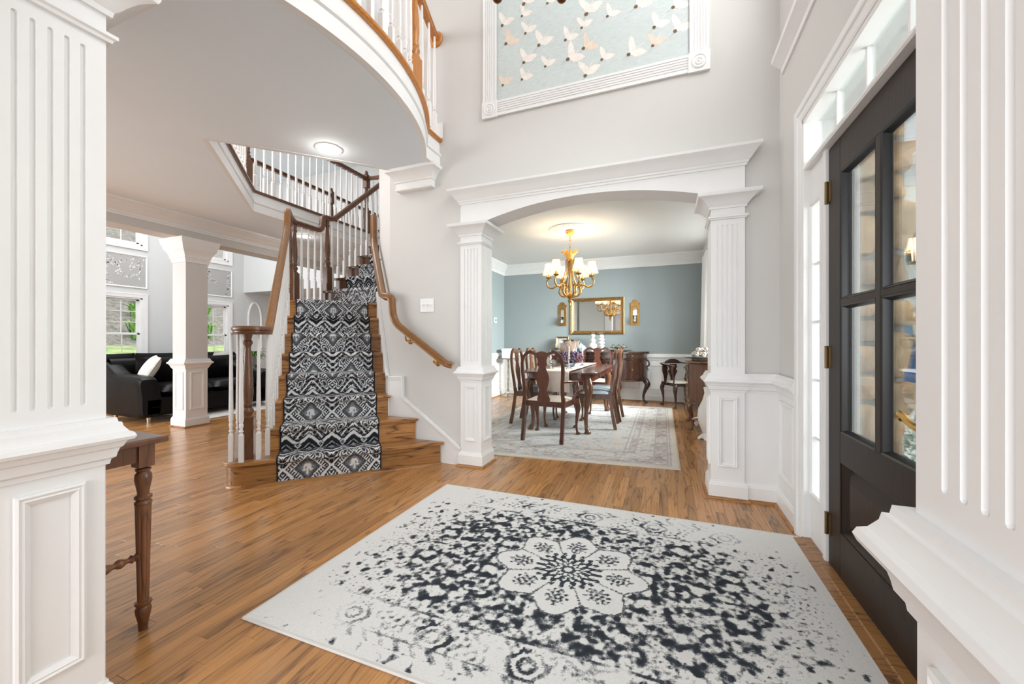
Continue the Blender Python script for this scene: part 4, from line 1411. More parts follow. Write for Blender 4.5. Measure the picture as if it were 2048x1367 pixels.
b.lathe([(0.13, 2.30), (0.05, 2.40), (0.02, 2.42), (0.02, 2.45)], 4, 0, None, (2.70, 5.92))
b.box(2.66, 2.74, 6.0, 6.075, 2.05, 2.25)
b.build('cage', 'black', ln, False, True)
b = MB()
b.lathe([(0.05, 2.03), (0.065, 2.29)], 12, 0, None, (2.70, 5.92))
b.build('lamp_glass', emit('lantern_flame', (1.0, 0.55, 0.2), 2.5), ln, 30, True)
rg = random.Random(5)
b = MB()
for i in range(1500):
    a, e_ = rg.random() * 2 * PI, math.acos(1 - rg.random())
    r = 0.30 * (0.75 + 0.3 * rg.random())
    c_ = Vector((1.92 + r * math.cos(a) * math.sin(e_) * 1.5, 4.3 + r * math.sin(a) * math.sin(e_), -0.05 + 0.42 * math.cos(e_) * (0.8 + 0.25 * rg.random())))
    u = Vector((rg.random() - .5, rg.random() - .5, rg.random() - .5)).normalized() * 0.02
    w = Vector((rg.random() - .5, rg.random() - .5, rg.random() - .5)).normalized() * 0.014
    b.add([c_ - u, c_ + w, c_ + u, c_ - w], [(0, 1, 2, 3)])
bsh = thing('boxwood_shrub', 'small green boxwood shrub at the foot of the stone corner outside', 'shrub', (1.92, 4.3, -0.06))
o = b.build('foliage', 'leafd', bsh, False, True)
o['kind'] = 'stuff'
b = MB()
b.tube(cat([(1.36, 3.02, 0.60), (1.375, 2.98, 0.80), (1.368, 2.97, 0.98), (1.345, 2.96, 1.12), (1.352, 2.955, 1.19)], 6), 0.010, 6)
b.tube(cat([(1.345, 2.96, 1.10), (1.33, 2.95, 1.17), (1.325, 2.95, 1.20)], 5), 0.009, 6)
o = tag(b.build('dry_vine_stem', plain('dried_vine', (0.55, 0.46, 0.26), 0.8, 0, 0.2, 30)), 'dried tan vine stem climbing the ragged edge of the stone wing', 'vine')

point_light('porch_lamp', (1.9, 2.2, 2.55), 14, 0.12, (1, 0.74, 0.46))
# ------------------------------------------------------------------ foyer things
rug = thing('foyer_rug', 'ivory foyer rug with a distressed charcoal medallion pattern, in front of the door', 'rug', (-0.435, 1.865, 0))
def foyer_pattern(nx, ny, w, h):
    x = np.linspace(-w / 2, w / 2, nx)
    y = np.linspace(-h / 2, h / 2, ny)
    X, Y = np.meshgrid(x, y)
    hx, hy = (nx + 1) // 2, (ny + 1) // 2
    ax, ay = np.abs(X), np.abs(Y)
    def band(k0, bw, seed, mirror=True):
        n_ = np.random.RandomState(seed).randn(ny, nx)
        kx, ky = np.fft.fftfreq(nx, w / nx), np.fft.fftfreq(ny, h / ny)
        kk = np.hypot(kx[None, :], ky[:, None])
        g = np.real(np.fft.ifft2(np.fft.fft2(n_) * np.exp(-((kk - k0) / bw) ** 2)))
        if mirror:
            q_ = g[:hy, :hx]
            q_ = np.concatenate([q_[:, ::-1][:, :nx - hx], q_], 1)
            g = np.concatenate([q_[::-1][:ny - hy], q_], 0)
        return g / g.std()
    e = np.hypot(X / 1.10, Y)
    th = np.arctan2(Y, X / 1.10)
    # curling arabesque of light vines on the dark field, worn away towards the short ends
    B = 0.85 * band(11.5, 3.5, 1) + 0.65 * band(22, 6, 2) + 0.36 * band(36, 9, 3, False)
    ring = np.clip((e - 0.28) / 0.05, 0, 1) * np.clip((0.86 - np.hypot(X / 1.35, Y * 1.30)) / 0.30, 0, 1)
    wear = band(2.2, 1.6, 6, False)
    wear2 = band(6, 2.5, 7, False)
    endf = np.clip((ax - 0.62) / 0.36, 0, 1)
    thr = -0.22 - 0.22 * wear - 0.22 * wear2 + 1.15 * (1 - ring) + 0.9 * endf + 0.25 * np.clip((Y - 0.3) / 0.4, 0, 1)
    p = 0.42 + 0.15 * (B - thr)
    p = np.maximum(p, 0.42 + 0.10 * (band(42, 14, 8, False) - 1.95 - 0.35 * wear))
    def asym(freq, seed):
        return hash_noise((ny, nx), (w * freq, h * freq), seed)
    # medallion
    inside = e < 0.30 + 0.035 * np.cos(8 * th)
    pm = 0.20 + 0.055 * band(40, 12, 11, False)
    r1 = 0.095 + 0.018 * np.cos(16 * th)
    pm = np.where(np.abs(e - r1) < 0.016, 0.62, pm)
    r2 = 0.055 + 0.014 * np.cos(12 * th + 0.6)
    pm = np.where(np.abs(e - r2) < 0.011, 0.52, pm)
    pm = np.where(np.abs(e - 0.026) < 0.008, 0.55, pm)
    pm = np.where(np.abs(e - 0.128 - 0.01 * np.cos(20 * th)) < 0.012, np.where(np.cos(20 * th) > 0, 0.56, pm), pm)
    lobe = (th / (2 * PI) * 8 + 0.5) % 1 - 0.5
    lx = lobe * 2 * PI / 8 * e
    for rr, sz in ((0.215, 0.046), (0.168, 0.014), (0.262, 0.014)):
        dd = np.hypot(lx, e - rr)
        pm = np.where(dd < sz * (1 + 0.25 * np.cos(9 * np.arctan2(lx, e - rr))), 0.44 + 0.10 * band(44, 14, 10, False), pm)
    pm = np.where((np.abs(np.abs(lobe) - 0.5) < 0.035) & (e > 0.13), 0.47, pm)
    p = np.where(inside, pm, p)
    p = np.where(np.abs(e - (0.30 + 0.035 * np.cos(8 * th))) < 0.006, 0.5, p)
    # border on the long sides: rosettes and a barber stripe
    bd = (ay > 0.50) & (ay < 0.715)
    pb = 0.34 + 0.10 * band(30, 9, 13, False)
    fx = (ax / 0.37 + 0.5) % 1 - 0.5
    fr_ = np.hypot(fx * 0.37, ay - 0.605)
    ft = np.arctan2(ay - 0.605, fx)
    pb = np.where(np.abs(fr_ - 0.062 - 0.008 * np.cos(10 * ft)) < 0.011, 0.60, pb)
    pb = np.where(np.abs(fr_ - 0.03) < 0.008, 0.55, pb)
    pb = np.where((fr_ < 0.052) & (fr_ > 0.04), 0.1, pb)
    pb = np.where(np.abs(ay - 0.508) < 0.006, 0.55, pb)
    stripe = (ay > 0.672) & (ay < 0.712)
    pb = np.where(stripe, np.where(((ax * 14 + ay * 14) % 1) < 0.42, 0.47 + 0.05 * band(24, 8, 17, False), 0.26), pb)
    pb = np.where(np.abs(ay - 0.668) < 0.004, 0.5, pb)
    fade = np.clip((1.0 - ax) / 0.45, 0, 1) * np.clip(0.75 + 0.3 * wear2, 0, 1)
    pb = 0.12 + (pb - 0.12) * (0.30 + 0.70 * fade)
    p = np.where(bd, np.maximum(pb, p * 0.6), p)
    # far long side is worn nearly plain
    top = np.clip((Y - 0.42) / 0.3, 0, 1)
    p = p - 0.03 * top
    edge = np.minimum(w / 2 - ax, h / 2 - ay)
    p = np.where(edge < 0.07, p - 0.14, p)
    p = np.where(edge < 0.008, 0.0, p)
    # worn, almost bare short ends
    p = p - 0.06 * np.clip((ax - 0.95) / 0.15, 0, 1)
    return p
M['rugw'] = textile_mat('distressed_rug', [(0.33, (0.76, 0.755, 0.74)), (0.42, (0.36, 0.365, 0.37)), (0.52, (0.055, 0.063, 0.075)), (0.70, (0.030, 0.036, 0.046))], 0.40, 130, 330)
b = MB()
RW, RH, nx, ny = 2.25, 1.57, 323, 225
vs = [(-RW / 2 + RW * i / (nx - 1), -RH / 2 + RH * j / (ny - 1), 0.011) for j in range(ny) for i in range(nx)]
fs = [(j * nx + i, j * nx + i + 1, (j + 1) * nx + i + 1, (j + 1) * nx + i) for j in range(ny - 1) for i in range(nx - 1)]
b.add(vs, fs)
o = b.build('pile', 'rugw', rug)
set_pattern(o, foyer_pattern(nx, ny, RW, RH))
b = MB()
b.sweep([(-RW / 2, -RH / 2), (RW / 2, -RH / 2), (RW / 2, RH / 2), (-RW / 2, RH / 2)], [(-0.01, 0.001), (0.003, 0.001), (0.0055, 0.006), (0.003, 0.0115), (-0.004, 0.0122), (-0.01, 0.010)], True)
b.build('binding', plain('rug_binding', (0.66, 0.64, 0.61), 0.9), rug, 40)

# framed crane wallpaper panel high on the back wall
wp = thing('wallpaper_panel', 'framed panel of pale blue wallpaper with flying white cranes, high above the arch', 'panel', (-0.6, 3.15, 3.04))
FX0, FX1, FZ0, FZ1, FW = -1.494, 0.296, 3.042, 4.66, 0.142
def reeded(x0, x1, z0, z1, vertical):
    b = MB()
    w = FW - 0.014
    poly = [(0, 0.0), (0, 0.018)]
    n = 5
    for i in range(n):
        a = 0.016 + (w - 0.032) * i / n
        c_ = 0.016 + (w - 0.032) * (i + 1) / n
        poly += [(a + 0.002, 0.018), (a + 0.004, 0.013), (c_ - 0.004, 0.013), (c_ - 0.002, 0.018)]
    poly += [(w, 0.018), (w, 0.0)]
    if vertical:
        T = Matrix(((1, 0, 0, x0 + 0.007), (0, -1, 0, 3.15), (0, 0, 1, 0), (0, 0, 0, 1)))
        b.prism(poly, z0, z1, 0, T)
    else:
        T = Matrix(((0, 0, 1, 0), (0, -1, 0, 3.15), (1, 0, 0, z0 + 0.007), (0, 0, 0, 1)))
        b.prism(poly, x0, x1, 0, T)
    return b.build('reeded_casing', 'white', wp, False, True)
reeded(FX0, 0, FZ0 + FW, FZ1 - FW, True)
reeded(FX1 - FW, 0, FZ0 + FW, FZ1 - FW, True)
reeded(FX0 + FW, FX1 - FW, FZ0, 0, False)
reeded(FX0 + FW, FX1 - FW, FZ1 - FW, 0, False)
for xa in (FX0, FX1 - FW):
    for za in (FZ0, FZ1 - FW):
        b = MB()
        b.box(xa, xa + FW, 3.128, 3.15, za, za + FW)
        b.lathe([(0.052, 0), (0.050, 0.006), (0.044, 0.008), (0.040, 0.003), (0.030, 0.003), (0.026, 0.008), (0.018, 0.009), (0.014, 0.004), (0.010, 0.004), (0.007, 0.010), (0.003, 0.011)], 24, 0,
                plane_T((xa + FW / 2, 3.128, za + FW / 2), (1, 0, 0), (0, -1, 0)))
        b.build('rosette_block', 'white', wp, 30, True)
bx('ground', 'paper', FX0 + FW - 0.004, FX1 - FW + 0.004, 3.143, 3.15, FZ0 + FW - 0.004, FZ1 - FW + 0.004, wp, 0)
CR = [(-1.292, 3.826), (-1.248, 3.658), (-1.11, 3.847), (-1.084, 3.697), (-0.961, 3.57), (-1.095, 3.459), (-1.11, 3.315), (-1.292, 3.308), (-0.911, 3.373), (-0.891, 3.888),
      (-0.735, 3.546), (-0.706, 3.387), (-0.611, 3.605), (-0.583, 3.439), (-0.574, 3.715), (-0.446, 3.311), (-0.401, 3.636), (-0.184, 3.651), (-0.235, 3.301), (-0.076, 3.32),
      (-0.059, 3.455), (0.086, 3.388), (0.078, 3.562), (-0.583, 3.225), (-1.095, 3.956)]
CR += [(x + 0.05, z + 0.62) for x, z in CR if z + 0.62 < 4.45 and z > 3.42]
rg = random.Random(12)
b = MB()
def flat(poly, mi, lay, T):
    n = len(poly)
    b.add([(x, y, 0.0004 * lay) for x, y in poly], [tuple(t_) for t_ in tessellate_polygon([[Vector((x, y, 0)) for x, y in poly]])], mi, T)
def fan(base, a0, a1, r, n=9, notch=0.86):
    out = [base]
    for i in range(2 * n + 1):
        a = a0 + (a1 - a0) * i / (2 * n)
        q_ = r * (1 - 0.30 * abs(i / n - 0.75)) * (1 if i % 2 else notch)
        out.append((base[0] + q_ * math.cos(a), base[1] + q_ * math.sin(a)))
    return out
for i, (x, z) in enumerate(CR):
    k = rg.uniform(0.60, 0.92)
    T = plane_T((x - 0.01, 3.1424, z + 0.02), (1, 0, 0), (0, -1, 0)) @ Matrix.Rotation(rg.uniform(-0.25, 0.35), 4, 'Z') @ Matrix.Scale(k, 4)
    wm = 1 if i % 6 == 1 else 0
    flat([(-0.012, -0.028), (-0.020, 0.012), (-0.034, 0.05), (-0.040, 0.088), (-0.034, 0.118), (-0.024, 0.136), (-0.018, 0.118), (-0.008, 0.122), (-0.006, 0.104), (0.006, 0.104), (0.008, 0.084), (0.020, 0.08),
          (0.020, 0.058), (0.034, 0.044), (0.042, 0.012)], wm, 1, T)
    flat([(0.018, -0.006), (0.05, 0.022), (0.088, 0.020), (0.122, 0.004), (0.150, -0.018), (0.128, -0.024), (0.134, -0.038), (0.110, -0.036), (0.112, -0.052), (0.088, -0.046), (0.086, -0.062), (0.062, -0.052),
          (0.058, -0.066), (0.036, -0.052), (0.010, -0.040)], wm, 1, T)
    flat([(-0.022, -0.040), (0.0, -0.044), (0.03, -0.03), (0.055, 0.008), (0.05, 0.018), (0.03, 0.018), (0.0, 0.0), (-0.018, -0.022)], wm, 2, T)
    flat([(0.045, 0.012), (0.075, 0.035), (0.105, 0.066), (0.103, 0.070), (0.072, 0.042), (0.042, 0.020)], 0, 2, T)
    flat([(0.012, -0.004), (0.085, 0.020), (0.086, 0.023), (0.012, 0.0)], 1, 3, T)
    tail = []
    for q_ in range(14):
        a = 2 * PI * q_ / 14
        r = 0.021 * (1 if q_ % 2 else 0.72)
        tail.append((-0.014 + r * math.cos(a), -0.036 + r * math.sin(a) * 0.95))
    flat(tail, 2, 3, T)
    flat([(-0.03, -0.05), (-0.072, -0.088), (-0.070, -0.090), (-0.028, -0.053)], 3, 2, T)
b.m = list(b.m)
b.build('crane_print', ['crane', 'cranep', 'craneb', 'cranel'], wp, False, True)['kind'] = 'stuff'

# switch, downlights
swt = thing('light_switch', 'white three-gang toggle light switch plate on the wall above the handrail', 'switch', (-2.066, 3.15, 1.44))
b = MB()
b.box(-2.140, -1.992, 3.143, 3.15, 1.377, 1.503)
b.build('plate', 'white', swt, False, True, 0.004)
for dx in (-0.045, 0, 0.045):
    b = MB()
    b.box(-2.066 + dx - 0.011, -2.066 + dx + 0.011, 3.140, 3.145, 1.425, 1.455)
    b.box(-2.066 + dx - 0.005, -2.066 + dx + 0.005, 3.126, 3.143, 1.438, 1.452)
    b.build('toggle', 'white', swt, False, True, 0.001)
def downlight(x, y, label, power):
    t = thing('recessed_light', label, 'ceiling light', (x, y, 2.70))
    b = MB()
    ring = [(0.105, 0.0), (0.104, -0.006), (0.092, -0.008), (0.080, 0.004), (0.080, 0.0)]
    b.lathe([(r, 2.70 + z) for r, z in ring], 28, 0, None, (x, y), False)
    b.build('trim_ring', 'white', t, 30, True)
    b = MB()
    b.lathe([(0.081, 2.696), (0.05, 2.6955)], 28, 0, None, (x, y))
    b.build('lens', 'lamp', t, False, True)
    point_light('downlight_glow', (x, y, 2.66), power, 0.05, (1, 0.95, 0.88))
    return t
downlight(-2.598, 2.509, 'recessed ceiling light under the curved balcony', 2.2)
downlight(-5.10, 4.449, 'recessed ceiling light glimpsed between the landing balusters', 2.2)

# console table behind the near left column
ct = thing('console_table', 'walnut console table with fluted turned legs behind the near left column', 'table', (-2.36, 0.79, 0))
b = MB()
b.box(-2.93, -1.80, 0.635, 0.955, 0.715, 0.738)
b.build('tabletop', 'tablewood', ct, False, True, 0.006)
b = MB()
b.box(-2.88, -1.85, 0.905, 0.925, 0.645, 0.715)
b.box(-2.88, -1.85, 0.66, 0.68, 0.645, 0.715)
b.box(-1.872, -1.852, 0.68, 0.91, 0.645, 0.715)
b.box(-2.88, -2.86, 0.68, 0.91, 0.645, 0.715)
for yq in (0.926, ):
    for xq in (-1.99, -2.6):
        b.box(xq - 0.1, xq + 0.1, yq, yq + 0.004, 0.652, 0.658)
b.build('apron', 'tablewood', ct, False, True, 0.002)
def fluted_leg(x, y):
    b = MB()
    b.box(x - 0.025, x + 0.025, y - 0.025, y + 0.025, 0.625, 0.715)
    b.lathe([(0.016, 0.62), (0.024, 0.617), (0.024, 0.610), (0.018, 0.606), (0.025, 0.595), (0.0265, 0.575), (0.022, 0.55), (0.018, 0.525), (0.018, 0.518), (0.0265, 0.512), (0.0265, 0.503),
             (0.020, 0.498), (0.0265, 0.49), (0.0265, 0.482), (0.022, 0.478)][::-1], 18, 0, None, (x, y))
    n = 40
    def fn(a, t):
        R = 0.0245 - 0.0075 * (1 - t)
        R *= 1 - 0.12 * max(0, math.cos(8 * 2 * PI * a)) * min(1, 12 * t, 12 * (1 - t))
        return (x + R * math.cos(2 * PI * a), y + R * math.sin(2 * PI * a), 0.105 + 0.375 * t)
    b.grid(fn, n, 14, 0, None, True)
    b.lathe([(0.010, 0.0), (0.014, 0.0), (0.016, 0.03), (0.023, 0.062), (0.025, 0.08), (0.020, 0.092), (0.026, 0.10), (0.026, 0.108), (0.017, 0.112)], 18, 0, None, (x, y))
    return b.build('leg', 'tablewood', ct, 40, True)
for x in (-1.868, -2.865):
    for y in (0.905, 0.675):
        fluted_leg(x, y)
def stretcher(p, q_):
    p, q_ = Vector(p), Vector(q_)
    rs = [.006, .008, .010, .016, .010, .016, .010, .008, .012, .016, .018, .015, .010, .010, .014, .017, .018, .017, .014, .010, .010, .015, .018, .016, .012, .008, .010, .016, .010, .016, .010, .008, .006]
    b = MB()
    b.tube([p + (q_ - p) * i / (len(rs) - 1) for i in range(len(rs))], rs, 12)
    return b.build('stretcher', 'tablewood', ct, 60, True)
for x in (-1.868, -2.865):
    stretcher((x, 0.905, 0.285), (x, 0.675, 0.285))

# foyer chandelier: only two of its lower finials hang into the frame
fc = thing('foyer_chandelier', 'bronze foyer chandelier of which only two finials show at the top edge', 'chandelier', (-0.53, 1.60, 3.2))
b = MB()
b.lathe([(0.02, 2.96), (0.05, 3.0), (0.03, 3.06), (0.06, 3.16), (0.025, 3.3), (0.04, 3.4), (0.012, 3.5), (0.008, 5.1)], 14, 0, None, (-0.53, 1.60))
b.build('stem', 'bronze', fc, 40, True)
for k in range(5):
    a = math.atan2(0.9324, -0.3614) + R_(36) + k * 2 * PI / 5
    c_, s_ = math.cos(a), math.sin(a)
    P_ = lambda r, z: (-0.53 + r * c_, 1.60 + r * s_, z)
    b = MB()
    b.tube(cat([P_(0.02, 3.1), P_(0.10, 2.98), P_(0.19, 2.93), P_(0.25, 2.94), P_(0.262, 2.99)], 5), 0.010, 8)
    b.lathe([(0.010, 2.86), (0.03, 2.90), (0.05, 2.99), (0.045, 3.0), (0.016, 3.01), (0.016, 3.09)], 12, 0, None, P_(0.262, 0)[:2])
    b.ball(P_(0.262, 2.755), (0.027, 0.027, 0.032), 0, 14)
    b.lathe([(0.010, 2.78), (0.014, 2.80), (0.006, 2.82), (0.008, 2.87)], 10, 0, None, P_(0.262, 0)[:2])
    b.build('arm', 'bronze', fc, 40, True)
# ------------------------------------------------------------------ dining room
drug = thing('dining_rug', 'pale gray and blush bordered rug under the dining table', 'rug', (-1.08, 5.3, 0))
DC = [(-2.27, 3.46), (0.118, 3.69), (0.098, 7.08), (-2.29, 6.95)]
def dining_pattern(nx, ny):
    u = np.linspace(0, 1, nx)
    v = np.linspace(0, 1, ny)
    U, V = np.meshgrid(u * 2.39, v * 3.4)
    ed = np.minimum(np.minimum(U, 2.39 - U), np.minimum(V, 3.4 - V))
    A = 0.4 * hash_noise((ny, nx), (2.39 * 16, 3.4 * 16), 21) + 0.35 * hash_noise((ny, nx), (2.39 * 38, 3.4 * 38), 22) + 0.25 * hash_noise((ny, nx), (2.39 * 75, 3.4 * 75), 23)
    p = 0.27 + 1.15 * (A - 0.5)
    for d, wdt in ((0.07, 0.008), (0.095, 0.006), (0.22, 0.008), (0.40, 0.008), (0.46, 0.006), (0.50, 0.008)):
        p = np.where(np.abs(ed - d) < wdt, 0.55, p)
    p = np.where((ed > 0.10) & (ed < 0.21), 0.50 + 0.9 * (A - 0.5), p)
    p = np.where((ed > 0.41) & (ed < 0.455), 0.45 + 0.7 * (A - 0.5), p)
    fl_ = np.sin(U * 2 * PI / 0.09) * np.sin(V * 2 * PI / 0.09)
    p = np.where((ed > 0.23) & (ed < 0.39), p + 0.22 * (fl_ > 0.55), p)
    return np.where(ed < 0.045, 0.02, p)
M['drug'] = textile_mat('faded_persian_rug', [(0.05, (0.76, 0.70, 0.63)), (0.22, (0.78, 0.78, 0.78)), (0.45, (0.62, 0.615, 0.61)), (0.62, (0.50, 0.42, 0.40)), (0.85, (0.30, 0.29, 0.31))], 0.22, 60, 220)
nx, ny = 290, 410
vs = []
for j in range(ny):
    for i in range(nx):
        a, c_ = i / (nx - 1), j / (ny - 1)
        x = (DC[0][0] * (1 - a) + DC[1][0] * a) * (1 - c_) + (DC[3][0] * (1 - a) + DC[2][0] * a) * c_
        y = (DC[0][1] * (1 - a) + DC[1][1] * a) * (1 - c_) + (DC[3][1] * (1 - a) + DC[2][1] * a) * c_
        vs.append((x, y, 0.009))
b = MB()
b.add(vs, [(j * nx + i, j * nx + i + 1, (j + 1) * nx + i + 1, (j + 1) * nx + i) for j in range(ny - 1) for i in range(nx - 1)])
o = b.build('pile', 'drug', drug, False, True)
set_pattern(o, dining_pattern(nx, ny))
b = MB()
b.sweep(DC, [(-0.012, 0.001), (0.004, 0.001), (0.005, 0.006), (0.002, 0.0098), (-0.012, 0.0095)], True)
b.build('binding', plain('dining_rug_binding', (0.64, 0.56, 0.47), 0.9), drug, 40, True)

def cabriole(b, top, foot, z1, r0, r1, T=None, mi=0, bulge=0.035, seg=9, dirv=None):
    """cabriole leg: knee swells outward, ankle tucks in, pad foot; top/foot are (x,y)"""
    dx, dy = dirv if dirv else (0, 0)
    L_ = lambda t: (top[0] + (foot[0] - top[0]) * t, top[1] + (foot[1] - top[1]) * t)
    prof = [(0.0, 0.0, 1.0), (0.10, 0.55, 1.05), (0.22, 0.9, 1.0), (0.40, 0.45, 0.72), (0.60, -0.05, 0.52), (0.78, -0.22, 0.44), (0.90, 0.0, 0.44), (0.955, 0.35, 0.62), (0.985, 0.5, 0.72), (1.0, 0.5, 0.62)]
    pts, rad = [], []
    for t, o_, k in prof:
        x, y = L_(t)
        pts.append((x + dx * bulge * o_, y + dy * bulge * o_, z1 * (1 - t)))
        rad.append(r0 * k)
    c_ = cat([(*p, r) for p, r in zip(pts, rad)], 3)
    b.tube([p[:3] for p in c_], [p[3] for p in c_], seg, mi, T, (0, 1, 0))
    x, y = L_(1)
    b.lathe([(r1 * 0.8, 0), (r1, 0.006), (r1, 0.016), (r1 * 0.7, 0.026)], 10, mi, T, (x + dx * bulge * 0.5, y + dy * bulge * 0.5))

def dining_chair(label, seat, wd_, arms=False):
    """queen anne chair facing local +y, origin on the floor under the seat"""
    t = thing('dining_chair', label, 'chair', (0, 0, 0))
    W, D = (0.27, 0.235) if arms else (0.245, 0.22)
    bw = W - 0.045
    # seat frame
    b = MB()
    b.prism([(-W, D), (W, D), (bw + 0.02, -D + 0.02), (-bw - 0.02, -D + 0.02)], 0.375, 0.435)
    b.build('seat_frame', wd_, t, False, False, 0.006)
    b = MB()
    def sf(a, c_):
        x, y = (a - 0.5) * 2, (c_ - 0.5) * 2
        wx = (W - 0.02) * (0.5 + 0.5 * c_) + (bw - 0.01) * (0.5 - 0.5 * c_)
        h = 0.428 + 0.042 * (1 - abs(x) ** 4) * (1 - abs(y) ** 4)
        return (x * wx, y * (D - 0.02), h)
    b.grid(sf, 11, 11)
    b.build('seat', seat, t, True)
    for sx in (-1, 1):
        b = MB()
        cabriole(b, (sx * (W - 0.03), D - 0.03), (sx * (W - 0.02), D - 0.01), 0.40, 0.030, 0.028, None, 0, 0.03, 9, (sx * 0.7, 0.7))
        b.build('front_leg', wd_, t, 50)
        b = MB()
        b.tube(cat([(sx * bw, -D - 0.055, 0.0), (sx * bw, -D - 0.02, 0.18), (sx * bw, -D + 0.012, 0.40), (sx * bw, -D + 0.005, 0.48)], 4),
               0.02, 0, 0, None, (0, 1, 0), [(-1, -1), (1, -1), (1, 1), (-1, 1)])
        b.build('rear_leg', wd_, t, False, False, 0.004)
    # back: bowed stiles carrying a yoke crest
    def back(x, z):
        return -D + 0.005 - 0.055 * (max(0, z - 0.45) / 0.55) ** 1.2 - 0.012 * math.sin((z - 0.45) / 0.55 * PI)
    for sx in (-1, 1):
        zz = [0.43, 0.52, 0.62, 0.72, 0.82, 0.89, 0.94, 0.972, 0.986]
        xx = [bw, bw - 0.004, bw - 0.002, bw + 0.006, bw + 0.010, bw + 0.002, bw - 0.022, bw - 0.060, bw - 0.10]
        b = MB()
        b.tube(cat([(sx * x, back(x, z), z) for x, z in zip(xx, zz)], 4), 0.0175, 0, 0, None, (0, 1, 0), [(-.95, -.8), (.95, -.8), (1, 0), (.95, .8), (-.95, .8), (-1, 0)])
        b.build('stile', wd_, t, 40)
    b = MB()
    n = 24
    up, lo = [], []
    for i in range(n + 1):
        x = -0.135 + 0.27 * i / n
        q_ = abs(x) / 0.135
        up.append((x, 0.978 + 0.010 * math.cos(q_ * PI * 2) + 0.012 * q_))
        lo.append((x, 0.935 + 0.028 * q_ ** 2))
    Tk = lambda z0: Matrix.Translation((0, 0, 0))
    def slab_part(poly, th):
        m = len(poly)
        vs = [(x, back(x, z) - th, z) for x, z in poly] + [(x, back(x, z) + th, z) for x, z in poly]
        fs = [(i, (i + 1) % m, m + (i + 1) % m, m + i) for i in range(m)]
        for tr in tessellate_polygon([[Vector((x, z, 0)) for x, z in poly]]):
            fs.append(tuple(tr))
            fs.append(tuple(m + k for k in tr)[::-1])
        b.add(vs, fs)
    slab_part(up + lo[::-1], 0.013)
    b.build('crest_rail', wd_, t, False, False, 0.003)
    half = cat([(0.070, 0.43), (0.072, 0.47), (0.052, 0.52), (0.046, 0.56), (0.062, 0.62), (0.074, 0.68), (0.070, 0.73), (0.048, 0.785), (0.040, 0.815), (0.058, 0.84), (0.050, 0.875), (0.062, 0.92), (0.095, 0.962)], 4)
    b = MB()
    slab_part([(x, z) for x, z in half] + [(-x, z) for x, z in half[::-1]], 0.006)
    b.build('splat', wd_, t)
    if arms:
        for sx in (-1, 1):
            b = MB()
            b.tube(cat([(sx * bw, back(0, 0.66), 0.66), (sx * (bw + 0.05), -D + 0.10, 0.655), (sx * (W + 0.03), 0.0, 0.645), (sx * (W + 0.02), 0.10, 0.64), (sx * (W + 0.0), 0.15, 0.625)], 5),
                   0.017, 0, 0, None, (0, 0, 1), [(-1.3, -.7), (1.3, -.7), (1.4, 0), (1.1, .7), (-1.1, .7), (-1.4, 0)])
            b.build('arm', wd_, t, 40)
            b = MB()
            b.tube(cat([(sx * (W + 0.02), 0.09, 0.64), (sx * (W + 0.035), 0.05, 0.56), (sx * (W - 0.005), 0.03, 0.46), (sx * (W - 0.01), 0.03, 0.39)], 5), 0.015, 8)
            b.build('arm_support', wd_, t, 50)
    return t
RUGZ = 0.0105
def put(t, x, y, rz, label=None, group=None):
    t.location = (x, y, RUGZ)
    t.rotation_euler = (0, 0, rz)
    if label:
        t['label'] = label
    return t
head = dining_chair('mahogany armchair with cream seat at the near head of the dining table', 'cream', 'mahog', True)
put(head, -1.235, 4.42, R_(-4))
far = copy_tree(head)
put(far, -1.12, 6.78, R_(180), 'mahogany armchair at the far head of the table, back arched in front of the sideboard')
side = dining_chair('brown mahogany side chair with slate seat, nearer of the two on the window side', 'slateseat', 'mahogb')
put(side, -0.86, 5.24, R_(92))
o = copy_tree(side)
put(o, -0.85, 5.765, R_(90), 'brown mahogany side chair with slate seat, farther of the two on the window side')
o = copy_tree(side)
put(o, -1.66, 5.15, R_(-90), 'brown mahogany side chair, nearer of the two on the thermostat side of the table')
o = copy_tree(side)
put(o, -1.66, 5.76, R_(-91), 'brown mahogany side chair, farther of the two on the thermostat side of the table')
for c_ in (o, side, head, far):
    c_['group'] = 'chairs around the dining table'
for c_ in bpy.data.objects:
    if c_.name.startswith('dining_chair') and c_.parent is None:
        c_['group'] = 'chairs around the dining table'

tb = thing('dining_table', 'mahogany dining table with rounded corners and cabriole legs', 'table', (-1.22, 5.55, RUGZ))
TX0, TX1, TY0, TY1 = -1.71, -0.73, 4.56, 6.54
def rrect(x0, x1, y0, y1, r, n=8):
    out = []
    for cx, cy, a in ((x1 - r, y0 + r, -90), (x1 - r, y1 - r, 0), (x0 + r, y1 - r, 90), (x0 + r, y0 + r, 180)):
        out += [(cx + r * math.cos(R_(a + 90 * i / n)), cy + r * math.sin(R_(a + 90 * i / n))) for i in range(n + 1)]
    return out
b = MB()
b.prism(rrect(TX0, TX1, TY0, TY1, 0.22), 0.718, 0.742)
b.build('tabletop', 'mahog', tb, False, True, 0.008)
b = MB()
b.prism(rrect(TX0 + 0.07, TX1 - 0.07, TY0 + 0.07, TY1 - 0.07, 0.17), 0.63, 0.718)
b.build('apron', 'mahog', tb, 40, True)
for lx, ly, d_ in ((TX1 - 0.15, TY0 + 0.17, (0.6, -0.6)), (TX0 + 0.15, TY0 + 0.17, (-0.6, -0.6)), (TX1 - 0.15, TY1 - 0.17, (0.6, 0.6)), (TX0 + 0.15, TY1 - 0.17, (-0.6, 0.6))):
    b = MB()
    cabriole(b, (lx - tb.location.x, ly - tb.location.y), (lx - tb.location.x, ly - tb.location.y), 0.66, 0.052, 0.042, None, 0, 0.06, 12, d_)
    b.build('leg', 'mahogb', tb, 50)
